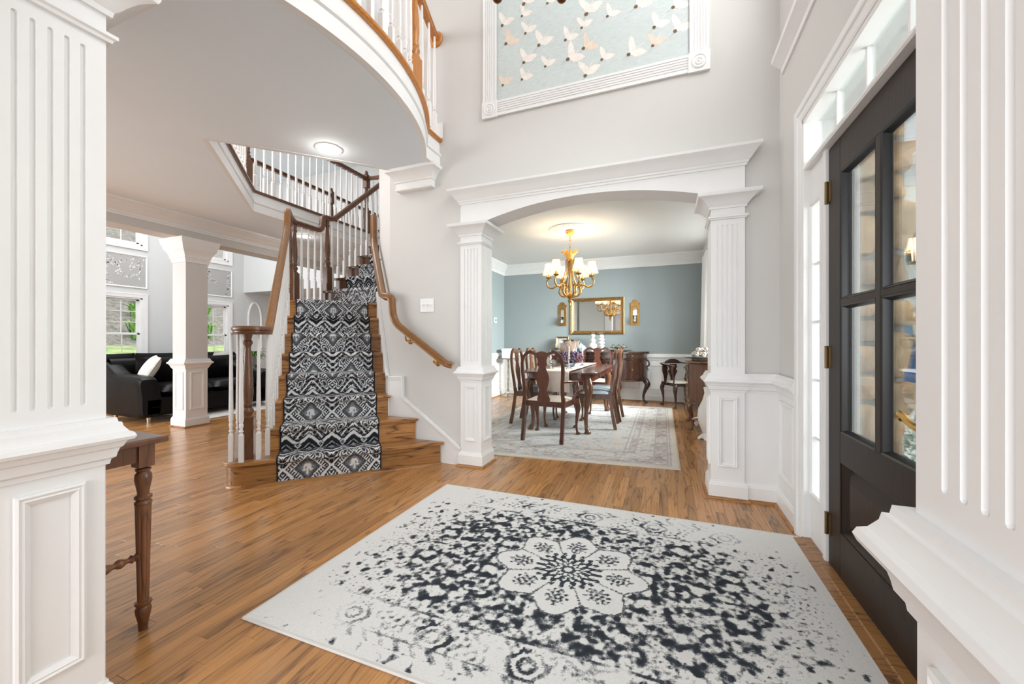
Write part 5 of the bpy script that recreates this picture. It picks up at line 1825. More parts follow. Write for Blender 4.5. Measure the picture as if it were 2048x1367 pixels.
# linen runner hanging over the near end
b = MB()
prof = [(TY0 - 0.012, 0.50), (TY0 - 0.013, 0.72), (TY0 - 0.006, 0.743), (TY0 + 0.02, 0.7455)] + [(TY0 + 0.02 + (TY1 - TY0 - 0.02) * i / 14, 0.7455) for i in range(1, 15)]
n = len(prof)
vs = []
for i, (y, z) in enumerate(prof):
    for j in range(9):
        x = -1.42 + 0.37 * j / 8 + (0.04 * max(0, (0.74 - z)) * (j / 4 - 1))
        vs.append((x, y - (0.012 * math.sin(j * 1.7) * max(0, 0.74 - z) * 4 if z < 0.74 else 0), z + RUGZ + (0.0008 * math.sin(j * 2 + i))))
b.add(vs, [(i * 9 + j, i * 9 + j + 1, (i + 1) * 9 + j + 1, (i + 1) * 9 + j) for i in range(n - 1) for j in range(8)])
o = tag(b.build('table_runner', 'linen', None, True), 'cream linen runner along the dining table, hanging over its near end', 'runner')
sd = o.modifiers.new('thickness', 'SOLIDIFY')
sd.thickness, sd.offset = 0.003, 1
TZ = 0.7575
def candlestick(x, y, h, ch, label):
    t = thing('candlestick', label, 'candlestick', (x, y, TZ), 0, 'silver candlesticks on the dining table')
    b = MB()
    b.lathe([(0.042, 0), (0.044, 0.006), (0.030, 0.016), (0.014, 0.024), (0.010, 0.04), (0.016, 0.055), (0.009, 0.068), (0.008, h * 0.5), (0.014, h * 0.58), (0.008, h * 0.66), (0.009, h - 0.035),
             (0.018, h - 0.025), (0.014, h - 0.012), (0.017, h)], 14)
    b.build('holder', 'silver', t, 50)
    b = MB()
    b.lathe([(0.010, h - 0.006), (0.0105, h + ch * 0.5), (0.0095, h + ch), (0.002, h + ch + 0.004)], 12)
    b.build('candle', 'candle', t, 40)
    return t
candlestick(-1.36, 4.86, 0.11, 0.12, 'short silver candlestick nearest the left edge of the linen runner')
candlestick(-1.14, 4.93, 0.16, 0.13, 'silver candlestick with white candle in front of the flowers')
candlestick(-1.12, 5.70, 0.17, 0.12, 'tall silver candlestick at the right edge of the linen runner beyond the flowers')
candlestick(-1.30, 6.12, 0.16, 0.13, 'silver candlestick farthest along the runner behind the flowers')
fw = thing('flower_arrangement', 'centrepiece of pale magnolia petals and dried purple hydrangeas in a glass bowl', 'flowers', (-1.24, 5.33, TZ))
b = MB()
b.lathe([(0.06, 0.0), (0.085, 0.01), (0.105, 0.06), (0.10, 0.11), (0.095, 0.11), (0.10, 0.06), (0.08, 0.015), (0.0, 0.012)], 20, 0, None, (0, 0), False)
b.build('bowl', glass('pale_bowl_glass', (0.75, 0.8, 0.88), 0.1), fw, True)
rg = random.Random(9)
b = MB()
for k in range(22):
    a = rg.random() * 2 * PI
    tilt = rg.uniform(0.1, 0.75)
    Tm = Matrix.Translation((0.06 * math.cos(a), 0.06 * math.sin(a) + 0.02, 0.20)) @ Matrix.Rotation(a, 4, 'Z') @ Matrix.Rotation(tilt, 4, 'Y')
    ln_ = rg.uniform(0.12, 0.2)
    b.grid(lambda u, v: ((u - .5) ** 2 * 0.05 + 0.02 * v * v, (u - .5) * 0.075 * math.sin(PI * min(1, v * 0.9 + 0.08)), ln_ * v), 5, 6, 0, Tm)
o = b.build('magnolia_petal', 'petal', fw, True)
o['kind'] = 'stuff'
for k, (x, y, z, r, mt) in enumerate(((0.09, -0.02, 0.15, 0.075, 'hydra'), (-0.02, -0.09, 0.14, 0.07, 'hydra'), (0.12, 0.08, 0.13, 0.07, 'hydra'), (-0.13, 0.02, 0.13, 0.07, 'hydrab'), (-0.22, 0.05, 0.16, 0.07, 'hydrab'), (0.15, -0.03, 0.11, 0.05, 'hydrab'))):
    b = MB()
    for i in range(46):
        v = Vector((rg.gauss(0, 1), rg.gauss(0, 1), rg.gauss(0, 1))).normalized() * r * rg.uniform(.75, 1)
        b.ball((x + v.x, y + v.y, z + v.z), r * 0.2, 0, 6)
    b.build('hydrangea', mt, fw)

# sideboard on the back wall
sb = thing('sideboard', 'dark bow-fronted sideboard with carved apron and claw feet under the gilt mirror', 'sideboard', (-1.17, 7.45, 0))
def bow(x0, x1, yb, yf, bulge, n=22):
    out = [(x0, yb)]
    for i in range(n + 1):
        t_ = i / n
        x = x0 + (x1 - x0) * t_
        e_ = 0.20 * (x1 - x0)
        k = min(1, (x - x0) / e_, (x1 - x) / e_)
        side_ = math.sin(k * PI / 2)
        mid = -0.5 * bulge * (1 + math.cos(2 * PI * (t_ - 0.5))) if 0.28 < t_ < 0.72 else 0
        out.append((x, yb + (yf - yb) * (0.35 + 0.65 * side_) + (mid - 0 if mid else 0) * 0.5))
    out.append((x1, yb))
    return out
b = MB()
b.prism(bow(-2.06, -0.28, 7.755, 7.20, 0.05), 0.895, 0.925)
b.build('top', 'darkwood', sb, False, True, 0.008)
b = MB()
b.prism(bow(-2.02, -0.32, 7.75, 7.235, 0.05), 0.40, 0.895)
b.build('body', 'darkwood', sb, 35, True)
for z_ in (0.41, 0.785):
    b = MB()
    pth = bow(-2.025, -0.315, 7.75, 7.23, 0.05)
    b.sweep(pth[1:-1], [(0, z_), (0.012, z_), (0.014, z_ + 0.01), (0.008, z_ + 0.02), (0, z_ + 0.022)])
    b.build('bead_moulding', 'darkwood', sb, 40, True)
def knob(parent, x, y, z):
    b = MB()
    b.lathe([(0.018, 0), (0.018, 0.004), (0.007, 0.008), (0.006, 0.016), (0.013, 0.022), (0.008, 0.028)], 10, 0, plane_T((x, y, z), (1, 0, 0), (0, -1, 0)))
    return b.build('knob', 'abrass', parent, 40, True)
fy = bow(-2.02, -0.32, 7.75, 7.235, 0.05)
def front_y(x):
    for i in range(1, len(fy) - 2):
        if fy[i][0] <= x <= fy[i + 1][0]:
            t_ = (x - fy[i][0]) / max(1e-6, fy[i + 1][0] - fy[i][0])
            return fy[i][1] + (fy[i + 1][1] - fy[i][1]) * t_
    return 7.3
def curved_panel(name, x0, x1, z0, z1, th=0.012):
    b = MB()
    n = 10
    xs = [x0 + (x1 - x0) * i / n for i in range(n + 1)]
    b.prism([(x, front_y(x) - th) for x in xs] + [(x, front_y(x) + 0.004) for x in xs[::-1]], z0, z1)
    b.build(name, 'darkwood', sb, 35, True, 0.004)
    xm = (x0 + x1) / 2
    return knob(sb, xm, front_y(xm) - th, (z0 + z1) / 2)
for x0, x1 in ((-1.96, -1.62), (-1.52, -1.19), (-1.15, -0.82), (-0.72, -0.38)):
    curved_panel('drawer', x0, x1, 0.815, 0.885)
for x0, x1 in ((-1.52, -1.19), (-1.15, -0.82)):
    curved_panel('drawer', x0, x1, 0.64, 0.775)
for x0, x1 in ((-1.96, -1.62), (-0.72, -0.38)):
    curved_panel('door', x0, x1, 0.44, 0.775)
curved_panel('door', -1.52, -0.82, 0.44, 0.62)
for x in (-1.57, -0.77):
    b = MB()
    yv = front_y(x) - 0.01
    b.lathe([(0.03, 0.42), (0.034, 0.45), (0.022, 0.47), (0.028, 0.55), (0.024, 0.66), (0.033, 0.69), (0.036, 0.74), (0.028, 0.77)], 12, 0, None, (x, yv))
    b.build('column', 'darkwood', sb, 50, True)
    b = MB()
    b.lathe([(0.026, 0.0), (0.036, 0.012), (0.034, 0.035), (0.018, 0.06), (0.020, 0.12), (0.030, 0.22), (0.048, 0.30), (0.044, 0.36), (0.03, 0.40)], 12, 0, None, (x, yv + 0.01))
    b.build('leg', 'darkwood', sb, 50, True)
for x, d_ in ((-0.36, (0.75, -0.3)), (-1.98, (-0.75, -0.3))):
    b = MB()
    lx, ly = x - sb.location.x, 7.55 - sb.location.y
    cabriole(b, (lx, ly), (lx, ly), 0.43, 0.05, 0.036, None, 0, 0.085, 12, d_)
    b.build('leg', 'darkwood', sb, 50)
for sx, xe in ((1, -0.325), (-1, -2.015)):
    b = MB()
    b.tube(cat([(xe, 7.42, 0.78), (xe + sx * 0.045, 7.41, 0.76), (xe + sx * 0.055, 7.41, 0.70), (xe + sx * 0.02, 7.41, 0.66), (xe + sx * 0.03, 7.41, 0.62), (xe + sx * 0.045, 7.41, 0.60)], 5), 0.014, 8)
    b.build('carved_scroll', 'darkwood', sb, 50, True)
SZ = 0.9265
def pillar(x, y, label, vase):
    t = thing('candle_pillar', label, 'candle holder', (x, y, SZ))
    if vase:
        pr = [(.05, 0), (.055, .012), (.045, .03), (.075, .07), (.082, .10), (.07, .135), (.035, .16), (.055, .19), (.058, .21), (.032, .23), (.026, .26), (.045, .285), (.048, .30), (.03, .32)]
    else:
        pr = [(.06, 0), (.062, .012), (.03, .04), (.035, .07), (.055, .09), (.058, .105), (.035, .125), (.06, .15), (.062, .168), (.035, .19), (.058, .21), (.06, .225), (.032, .245), (.045, .27), (.047, .285), (.028, .31)]
    b = MB()
    b.lathe(pr, 18)
    b.build('body', 'porcelain', t, 60)
    b = MB()
    b.lathe([(.028, .318), (.055, .335), (.058, .345), (.05, .348), (.02, .335)], 18)
    b.build('dish', 'crystal', t, 60)
    return t
pillar(-1.272, 7.48, 'cream ceramic candle pillar with a round belly, left of the pair under the mirror', True)
pillar(-1.115, 7.50, 'cream ceramic candle pillar of stacked rings, right of the pair under the mirror', False)
tp = thing('teapot', 'blue and white china teapot on the sideboard', 'teapot', (-1.50, 7.46, SZ))
b = MB()
b.lathe([(.05, 0), (.052, .008), (.085, .03), (.10, .065), (.085, .10), (.05, .118), (.05, .122), (.03, .135), (.012, .14), (.016, .152), (.008, .162)], 18)
b.build('body', 'bluewhite', tp, 60)
b = MB()
b.tube(cat([(.08, 0, .05), (.13, 0, .07), (.145, 0, .11), (.165, 0, .125)], 4), [.02 - .001 * i for i in range(13)], 8)
b.build('spout', 'bluewhite', tp, 60)
b = MB()
b.tube(cat([(-.08, 0, .09), (-.13, 0, .10), (-.14, 0, .06), (-.09, 0, .035)], 4), .008, 8)
b.build('handle', 'bluewhite', tp, 60)
tr = thing('silver_tray_stack', 'stacked silver trays with domed lids at the right of the sideboard top', 'tray', (-0.80, 7.47, SZ))
b = MB()
b.lathe([(.10, 0), (.13, .004), (.24, .022), (.245, .028), (.235, .026), (.10, .010)], 24)
b.build('lower_tray', 'pewter', tr, 60)
b = MB()
b.lathe([(.05, .018), (.05, .05), (.14, .066), (.17, .082), (.16, .084), (.05, .07)], 24)
b.build('upper_tray', 'silver', tr, 60)
for x, r in ((-.10, .045), (0, .06), (.09, .045)):
    b = MB()
    b.lathe([(r, .075), (r * .95, .085), (r * .7, .108), (r * .2, .122), (.012, .124), (.014, .134), (.004, .138)], 14, 0, None, (x, -0.01))
    b.build('lid', 'silver', tr, 60)
pf = thing('picture_frame', 'small gilt picture frame standing at the left end of the sideboard', 'picture frame', (-1.90, 7.62, SZ))
Tp = Matrix.Rotation(R_(-10), 4, 'X')
b = MB()
b.sweep([(-.13, 0), (-.13, .28), (.13, .28), (.13, 0)], [(0, 0), (0, .02), (.012, .026), (.028, .016), (.034, .008), (.034, 0)], True, 0, Tp @ Matrix(((1, 0, 0, 0), (0, 0, -1, 0), (0, 1, 0, 0), (0, 0, 0, 1))))
b.build('frame', 'gilt', pf, 30)
b = MB()
b.box(-.10, .10, -.006, 0, .03, .25, 0, Tp)
b.build('print', 'art', pf)
b = MB()
b.tube([(0, .02, .16), (0, .10, .003)], .006, 6)
b.build('easel_leg', 'black', pf)
vb = thing('crystal_vase', 'cut crystal vase on the sideboard in front of the picture frame', 'vase', (-1.73, 7.42, SZ))
b = MB()
b.lathe([(.05, 0), (.055, .01), (.02, .03), (.02, .05), (.06, .08), (.095, .15), (.11, .22), (.105, .22), (.09, .15), (.055, .09), (.0, .07)], 20, 0, None, (0, 0), False)
b.build('body', 'crystal', vb, True)
pb_ = thing('dark_platter', 'dark footed platter at the far left end of the sideboard', 'platter', (-1.93, 7.40, SZ))
b = MB()
b.lathe([(.06, 0), (.05, .01), (.03, .03), (.09, .045), (.13, .065), (.12, .066), (.05, .05)], 20)
b.build('dish', 'pewter', pb_, 60)
# mirror and sconces
mr = thing('wall_mirror', 'large gilt framed rectangular mirror above the sideboard', 'mirror', (-1.24, 7.77, 1.25))
b = MB()
b.sweep([(-1.755, 1.250), (-1.755, 1.957), (-0.728, 1.957), (-0.728, 1.250)], [(0, 0), (0, .03), (.010, .036), (.022, .028), (.034, .030), (.05, .018), (.062, .020), (.070, .012), (.070, 0)], True, 0,
        plane_T((0, 7.769, 0), (1, 0, 0), (0, -1, 0)))
b.build('frame', 'gilt', mr, 30, True)
b = MB()
nb = 70
for i in range(nb):
    for (xa, za, xb, zb) in ((-1.728, 1.277, -1.728, 1.93), (-0.755, 1.277, -0.755, 1.93), (-1.728, 1.277, -0.755, 1.277), (-1.728, 1.93, -0.755, 1.93)):
        m_ = nb if abs(xa - xb) > .1 else 46
        if i < m_:
            b.ball((xa + (xb - xa) * i / (m_ - 1), 7.735, za + (zb - za) * i / (m_ - 1)), .007, 0, 5)
b.build('beading', 'gilt', mr, False, True)
bx('glass', 'mirror', -1.70, -0.783, 7.755, 7.760, 1.305, 1.902, mr, 0)
def sconce(x, label):
    t = thing('wall_sconce', label, 'sconce', (x, 7.77, 1.41))
    Tz = plane_T((x, 7.769, 0), (1, 0, 0), (0, -1, 0))
    b = MB()
    b.prism([(-.082, 1.42), (.082, 1.42), (.082, 1.80), (.09, 1.81), (.09, 1.83), (.055, 1.84), (.045, 1.875), (.02, 1.895), (-.02, 1.895), (-.045, 1.875), (-.055, 1.84), (-.09, 1.83), (-.09, 1.81), (-.082, 1.80)],
            0, .016, 0, Tz)
    b.build('backplate', 'gilt', t, False, True, .003)
    b = MB()
    b.prism([(-.03, 1.50), (.03, 1.50), (.03, 1.73), (.0, 1.745), (-.03, 1.73)], .016, .019, 0, Tz)
    b.build('mirror_inset', 'mirror', t, False, True)
    b = MB()
    b.tube([(x, 7.75, 1.45), (x, 7.70, 1.44), (x, 7.69, 1.465)], .007, 6)
    b.lathe([(.012, 1.462), (.04, 1.472), (.042, 1.48), (.03, 1.478)], 14, 0, None, (x, 7.69))
    b.build('bracket', 'gilt', t, 40, True)
    b = MB()
    b.lathe([(.030, 1.478), (.034, 1.50), (.034, 1.60), (.030, 1.60), (.030, 1.50)], 14, 0, None, (x, 7.69), False)
    b.build('chimney', 'crystal', t, True, True)
    b = MB()
    b.lathe([(.020, 1.479), (.020, 1.54), (.004, 1.543)], 12, 0, None, (x, 7.69))
    b.build('candle', 'candle', t, 40, True)
sconce(-1.923, 'gilt mirrored wall sconce on the left of the large mirror')
sconce(-0.533, 'gilt mirrored wall sconce on the right of the large mirror')
# chandelier
CX, CY = -1.263, 5.53
cm = thing('ceiling_medallion', 'round white plaster medallion on the dining room ceiling', 'medallion', (CX, CY, 2.70))
b = MB()
b.lathe([(.295, 0), (.298, -.012), (.285, -.022), (.272, -.014), (.26, -.012), (.20, -.018), (.13, -.02), (.115, -.028), (.10, -.02), (.0, -.02)], 48, 0, None, (0, 0), False)
b.build('disc', 'dceil', cm, 30)
b = MB()
for k in range(20):
    a = 2 * PI * k / 20
    b.ball((.19 * math.cos(a), .19 * math.sin(a), -.016), (.05, .018, .012), 0, 6, Matrix.Identity(4) if True else None)
    b.ball((.24 * math.cos(a + .15), .24 * math.sin(a + .15), -.014), .014, 0, 6)
b.build('relief', 'dceil', cm, True)
ch = thing('dining_chandelier', 'antique gold chandelier with six lit bell lampshades over the dining table', 'chandelier', (CX, CY, 2.68))
def C(r, a, z):
    return (r * math.cos(a), r * math.sin(a), z - 2.68)
b = MB()
b.lathe([(.012, 2.60 - 2.68), (.03, 2.605 - 2.68), (.062, 2.64 - 2.68), (.066, 2.66 - 2.68), (.05, 2.68 - 2.68)], 18)
b.build('canopy', 'giltlit', ch, 50)
for k in range(7):
    z = 2.61 - k * .031
    T = Matrix.Translation((0, 0, z - 2.68)) @ Matrix.Rotation(R_(90 * (k % 2) + 20), 4, 'Z')
    b = MB()
    b.tube([(.011 * math.cos(t_ * PI / 5), 0, .021 * math.sin(t_ * PI / 5)) for t_ in range(11)], .0035, 6, 0, T)
    b.build('chain_link', 'gilt', ch, True)
b = MB()
b.lathe([(.055, 2.25 - 2.68), (.045, 2.27 - 2.68), (.05, 2.29 - 2.68), (.07, 2.34 - 2.68), (.075, 2.36 - 2.68), (.05, 2.362 - 2.68), (.012, 2.37 - 2.68), (.010, 2.40 - 2.68)], 20)
for k in range(10):
    a = 2 * PI * k / 10
    b.tube([C(.07, a, 2.34), C(.085, a, 2.372), C(.115, a, 2.385), C(.125, a, 2.372)], [.014, .014, .010, .004], 6)
b.build('crown', 'giltlit', ch, 50)
b = MB()
b.lathe([(.004, 1.615 - 2.68), (.016, 1.625 - 2.68), (.012, 1.645 - 2.68), (.028, 1.665 - 2.68), (.03, 1.69 - 2.68), (.016, 1.70 - 2.68), (.045, 1.73 - 2.68), (.055, 1.76 - 2.68), (.03, 1.80 - 2.68), (.022, 1.84 - 2.68),
         (.030, 1.88 - 2.68), (.018, 1.95 - 2.68), (.016, 2.1 - 2.68), (.022, 2.16 - 2.68), (.016, 2.26 - 2.68)], 16)
b.build('column', 'gilt', ch, 50)
A0 = math.atan2(-.9324, .3614)
for k in range(6):
    a = A0 + R_(14) + k * PI / 3
    b = MB()
    b.tube(cat([C(.03, a, 1.78), C(.09, a, 1.745), C(.15, a, 1.80), C(.135, a, 1.875), C(.18, a, 1.905), C(.25, a, 1.87), C(.315, a, 1.895), C(.332, a, 1.955), C(.305, a, 2.005)], 4),
           [.017 - .00018 * i for i in range(33)], 8)
    b.tube(cat([C(.15, a, 1.90), C(.11, a, 1.94), C(.10, a, 1.90), C(.125, a, 1.885)], 4), [.010] * 13, 6)
    b.tube(cat([C(.055, a, 2.27), C(.06, a, 2.15), C(.09, a, 2.02), C(.15, a, 1.93)], 4), .008, 6)
    b.build('arm', 'gilt', ch, 60)
    b = MB()
    Tc = Matrix.Translation(C(.305, a, 0)) if False else None
    cx_, cy_, _ = C(.305, a, 0)
    b.lathe([(.012, 2.0 - 2.68), (.04, 2.015 - 2.68), (.045, 2.025 - 2.68), (.015, 2.03 - 2.68), (.014, 2.075 - 2.68)], 12, 0, None, (cx_, cy_))
    b.build('candle_cup', 'gilt', ch, 50)
    b = MB()
    b.lathe([(.086, 2.075 - 2.68), (.070, 2.11 - 2.68), (.058, 2.16 - 2.68), (.050, 2.225 - 2.68), (.048, 2.225 - 2.68), (.056, 2.16 - 2.68), (.068, 2.11 - 2.68), (.084, 2.075 - 2.68)], 16, 0, None, (cx_, cy_), False)
    sh_ = b.build('lamp_shade', 'shade', ch, True)
    b = MB()
    for (r_, z_) in ((.0865, 2.078), (.0505, 2.224)):
        b.tube([(cx_ + r_ * math.cos(2 * PI * i / 16), cy_ + r_ * math.sin(2 * PI * i / 16), z_ - 2.68) for i in range(17)], .004, 5)
    for i in range(8):
        q_ = 2 * PI * i / 8
        b.tube([(cx_ + r_ * math.cos(q_), cy_ + r_ * math.sin(q_), z_ - 2.68) for r_, z_ in ((.088, 2.075), (.072, 2.11), (.060, 2.16), (.052, 2.225))], .0022, 4)
    for i in range(18):
        q_ = 2 * PI * i / 18
        b.ball((cx_ + .086 * math.cos(q_), cy_ + .086 * math.sin(q_), 2.064 - 2.68), .007, 0, 5)
    b.build('trim', 'shadetrim', sh_)
    point_light('chandelier_light', (CX + cx_, CY + cy_, 2.17), 4.0, .025)
point_light('chandelier_light', (CX, CY, 2.52), 1.5, .05)  # extra light added on the chain for the ceiling medallion, no bulb there
# pedestal stand with box, thermostat
ps = thing('pedestal_stand', 'slender silver pedestal table in the dining room corner', 'side table', (-2.98, 7.45, 0))
b = MB()
b.lathe([(.13, 0), (.135, .01), (.10, .025), (.04, .05), (.03, .08), (.022, .10), (.03, .14), (.018, .18), (.026, .26), (.016, .30), (.030, .36), (.018, .40), (.026, .48), (.016, .54), (.030, .60), (.02, .66), (.026, .72), (.05, .75)], 16)
b.build('stem', 'silver', ps, 50)
b = MB()
b.lathe([(.05, .748), (.18, .755), (.185, .765), (.18, .775), (.02, .775)], 24)
b.build('top', 'pewter', ps, 40)
bo = thing('white_box', 'plain white box on the silver pedestal stand', 'box', (-2.97, 7.45, .7765), R_(12))
b = MB()
b.box(-.11, .11, -.11, .11, 0, .145)
b.build('carton', 'paperwhite', bo, False, False, .004)
b = MB()
b.box(-.115, .115, -.115, .115, .145, .19)
b.build('lid', 'paperwhite', bo, False, False, .004)
th_ = thing('thermostat', 'small white wall thermostat in the dining room', 'thermostat', (-3.19, 7.27, 1.53))
bx('case', 'white', -3.19, -3.165, 7.21, 7.33, 1.48, 1.59, th_, .006)
bx('screen', 'black', -3.165, -3.163, 7.25, 7.29, 1.515, 1.56, th_, 0)
# corner chair
cc = thing('corner_chair', 'dark corner chair with low curved back rail and pale seat by the dining room wall', 'chair', (.24, 7.38, 0), R_(28))
b = MB()
b.prism([(-.23, -.23), (.23, -.23), (.23, .23), (-.23, .23)], .36, .41)
b.build('seat_frame', 'darkwood', cc, False, False, .006)
b = MB()
b.grid(lambda u, v: ((u - .5) * .43, (v - .5) * .43, .405 + .035 * (1 - abs(2 * u - 1) ** 4) * (1 - abs(2 * v - 1) ** 4)), 9, 9)
b.build('seat', 'slateseat' if False else 'cream', cc, True)
for sx, sy in ((-1, -1), (1, -1), (-1, 1), (1, 1)):
    b = MB()
    cabriole(b, (sx * .20, sy * .20), (sx * .21, sy * .21), .38, .034, .032, None, 0, .03, 9, (sx * .7, sy * .7))
    b.build('leg', 'darkwood', cc, 50)
b = MB()
b.tube(cat([(-.27, -.26, .70), (-.28, .0, .715), (-.22, .22, .73), (0, .275, .735), (.22, .25, .73), (.27, .0, .715), (.27, -.2, .70)], 5), .02, 0, 0, None, (0, 0, 1), [(-1.4, -.6), (1.4, -.6), (1.5, 0), (1.2, .6), (-1.2, .6), (-1.5, 0)])
b.build('arm_rail', 'darkwood', cc, 40)
b = MB()
b.prism([(-.15, .735), (.15, .735), (.11, .775), (.04, .80), (-.04, .80), (-.11, .775)], -.012, .012, 0, Matrix(((1, 0, 0, 0), (0, 0, 1, .27), (0, 1, 0, 0), (0, 0, 0, 1))))
b.build('crest', 'darkwood', cc, False, False, .004)
for q_, (px, py) in enumerate(((0.0, .262), (-.262, 0.02))):
    T = Matrix(((1, 0, 0, px), (0, 0, 1, py), (0, 1, 0, 0), (0, 0, 0, 1))) if q_ == 0 else Matrix(((0, 0, 1, px), (1, 0, 0, py), (0, 1, 0, 0), (0, 0, 0, 1)))
    hf = cat([(.05, .40), (.035, .45), (.06, .53), (.085, .58), (.06, .62), (.08, .66), (.07, .71)], 4)
    b = MB()
    b.prism([(x, z) for x, z in hf] + [(-x, z) for x, z in hf[::-1]], -.006, .006, 0, T)
    b.build('splat', 'darkwood', cc)
for px, py in ((-.26, -.20), (.25, -.17), (.24, .22), (-.2, .22)):
    b = MB()
    b.tube(cat([(px * .9, py * .95, .38), (px * .85, py * .9, .48), (px * 1.02, py, .60), (px * 1.0, py, .71)], 4), .014, 8)
    b.build('arm_support', 'darkwood', cc, 50)
# lowboy with tray of silver balls
lb = thing('lowboy_chest', 'reddish mahogany lowboy on cabriole legs beside the dining room window', 'chest', (.47, 5.72, 0))
bx('body', 'mahogb', .275, .72, 5.41, 6.05, .36, .83, lb, .004)
bx('top', 'mahogb', .255, .735, 5.39, 6.07, .832, .855, lb, .006)
b = MB()
b.sweep([(.275, 6.05), (.275, 5.41), (.72, 5.41)][::-1], [(0, .325), (-.012, .325), (-.012, .345), (-.004, .36), (0, .36)])
b.box(.277, .72, 5.41, 5.43, .325, .362)
b.build('apron', 'mahogb', lb, 30, True)
for i, (za, zb) in enumerate(((.40, .53), (.55, .68), (.70, .815))):
    d_ = bx('drawer', 'mahogb', .263, .276, 5.44, 6.02, za, zb, lb, .004)
    for y in (5.56, 5.90):
        b = MB()
        b.box(.258, .263, y - .045, y + .045, (za + zb) / 2 - .018, (za + zb) / 2 + .022)
        b.tube(cat([(.255, y - .035, (za + zb) / 2 + .01), (.238, y - .03, (za + zb) / 2 - .012), (.235, y, (za + zb) / 2 - .018), (.238, y + .03, (za + zb) / 2 - .012), (.255, y + .035, (za + zb) / 2 + .01)], 3), .005, 6)
        o = b.build('drawer_pull', 'abrass', d_, 40, False)
        me = o.data
        for v in me.vertices:
            v.co -= Vector((lb.location.x, lb.location.y, lb.location.z))
for lx, ly, d_ in ((.31, 5.445, (-.8, -.45)), (.31, 6.015, (-.8, .45)), (.69, 5.445, (.1, -.6)), (.69, 6.015, (.1, .6))):
    b = MB()
    x_, y_ = lx - .47, ly - 5.72
    cabriole(b, (x_, y_), (x_, y_), .37, .042, .036, None, 0, .05, 10, d_)
    b.build('leg', 'mahogb', lb, 50)
ty = thing('silver_tray', 'dark oval tray on the lowboy', 'tray', (.42, 5.62, .857))
b = MB()
b.lathe([(.10, 0), (.11, .012), (.10, .03), (.17, .04), (.215, .055), (.21, .058), (.09, .045)], 24, 0, Matrix.Scale(1.0, 4))
b.build('dish', 'pewter', ty, 50)
rg = random.Random(4)
spots = [(0.0, 0.0, .0), (.075, .02, 0), (-.075, .03, 0), (.03, -.08, 0), (-.05, -.07, 0), (.03, .09, 0), (-.06, .11, 0), (.11, -.05, 0), (0.01, .03, .055), (-.03, -.03, .055), (.06, -.02, .055)]
sbl = None
for i, (x, y, z) in enumerate(spots):
    if sbl is None:
        b = MB()
        b.ball((0, 0, 0), .036, 0, 12)
        sbl = b.mesh('silver_ball', 'silver', None, True)
    o = bpy.data.objects.new('silver_ball', sbl)
    COL.objects.link(o)
    o.location = (.42 + x, 5.62 + y, .857 + .085 + z)
    tag(o, 'silver ornament ball heaped on the dark tray of the lowboy', 'ornament', 'silver balls on the lowboy tray')
# white sculpted ceramic by the arch
wsn = thing('ceramic_urn', 'white ceramic urn with a ruffled leaf spout on the floor beside the lowboy', 'urn', (.455, 5.02, 0))
b = MB()
b.lathe([(.07, 0), (.095, .008), (.085, .03), (.055, .06), (.09, .14), (.115, .24), (.105, .34), (.06, .44), (.04, .52), (.05, .58), (.045, .585)], 22)
b.build('body', 'plaster', wsn, 60)
b = MB()
for k in range(2):
    T = Matrix.Translation((-.055, .05, .20 + .025 * k)) @ Matrix.Rotation(R_(140 + 14 * k), 4, 'Z') @ Matrix.Rotation(R_(25 - 30 * k), 4, 'Y')
    b.grid(lambda u, v: (.11 * v, (u - .5) * .15 * math.sin(PI * (.12 + .86 * v)) ** .7, .012 * math.sin(u * 14) * v - .04 * v * v), 9, 8, 0, T)
b.build('ruffled_leaf', 'plaster', wsn, True)
b = MB()
for k in range(7):
    a = k * 2 * PI / 7
    T = Matrix.Rotation(a, 4, 'Z') @ Matrix.Translation((.06, 0, .004))
    b.grid(lambda u, v: (.075 * v, (u - .5) * .07 * math.sin(PI * (.15 + .8 * v)), .022 * (1 - v) + .01 * math.sin(v * 5)), 6, 6, 0, T)
b.build('leaf_foot', 'plaster', wsn, True)
# curtain and dining window
dw = setting('window_2', 'dining room window behind the sheer curtain', (.82, 6.1, .55))
for ya, yb in ((5.2, 5.27), (6.065, 6.135), (6.93, 7.0)):
    bx('frame', 'white', .78, .86, ya, yb, .55, 2.35, dw)
for za, zb in ((.55, .62), (1.42, 1.48), (2.28, 2.35)):
    bx('frame', 'white', .782, .858, 5.2, 7.0, za, zb, dw)
b = MB()
b.sweep([(5.2, .55), (5.2, 2.35), (7.0, 2.35), (7.0, .55)], [(0, 0), (0, .02), (-.09, .02), (-.09, 0)], True, 0, plane_T((.748, 0, 0), (0, 1, 0), (-1, 0, 0)))
b.build('casing', 'white', dw, 25, True)
b = MB()
for q_ in ((5.27, 6.065), (6.135, 6.93)):
    b.box(.815, .82, q_[0], q_[1], .62, 2.28)
b.build('pane', 'glass', dw, False, True)
cu_ = thing('curtain', 'white floor length curtain gathered beside the dining room window', 'curtain', (.62, 7.1, 0))
b = MB()
def cf(u, v):
    y = 6.85 + .72 * u
    flare = 1 - v
    return (.615 - .03 * flare + .045 * math.sin(u * 38 + .6 * math.sin(v * 3)) * (.6 + .4 * flare), y + .06 * flare * (u - .3), .05 + 2.50 * v)
b.grid(cf, 90, 12)
o = b.build('drape', 'sheer', cu_, True, True)
b = MB()
b.tube([(.62, 5.0, 2.57), (.62, 7.68, 2.57)], .014, 8)
b.ball((.62, 7.69, 2.57), .025, 0, 8)
b.build('rod', 'white', cu_, True, True)
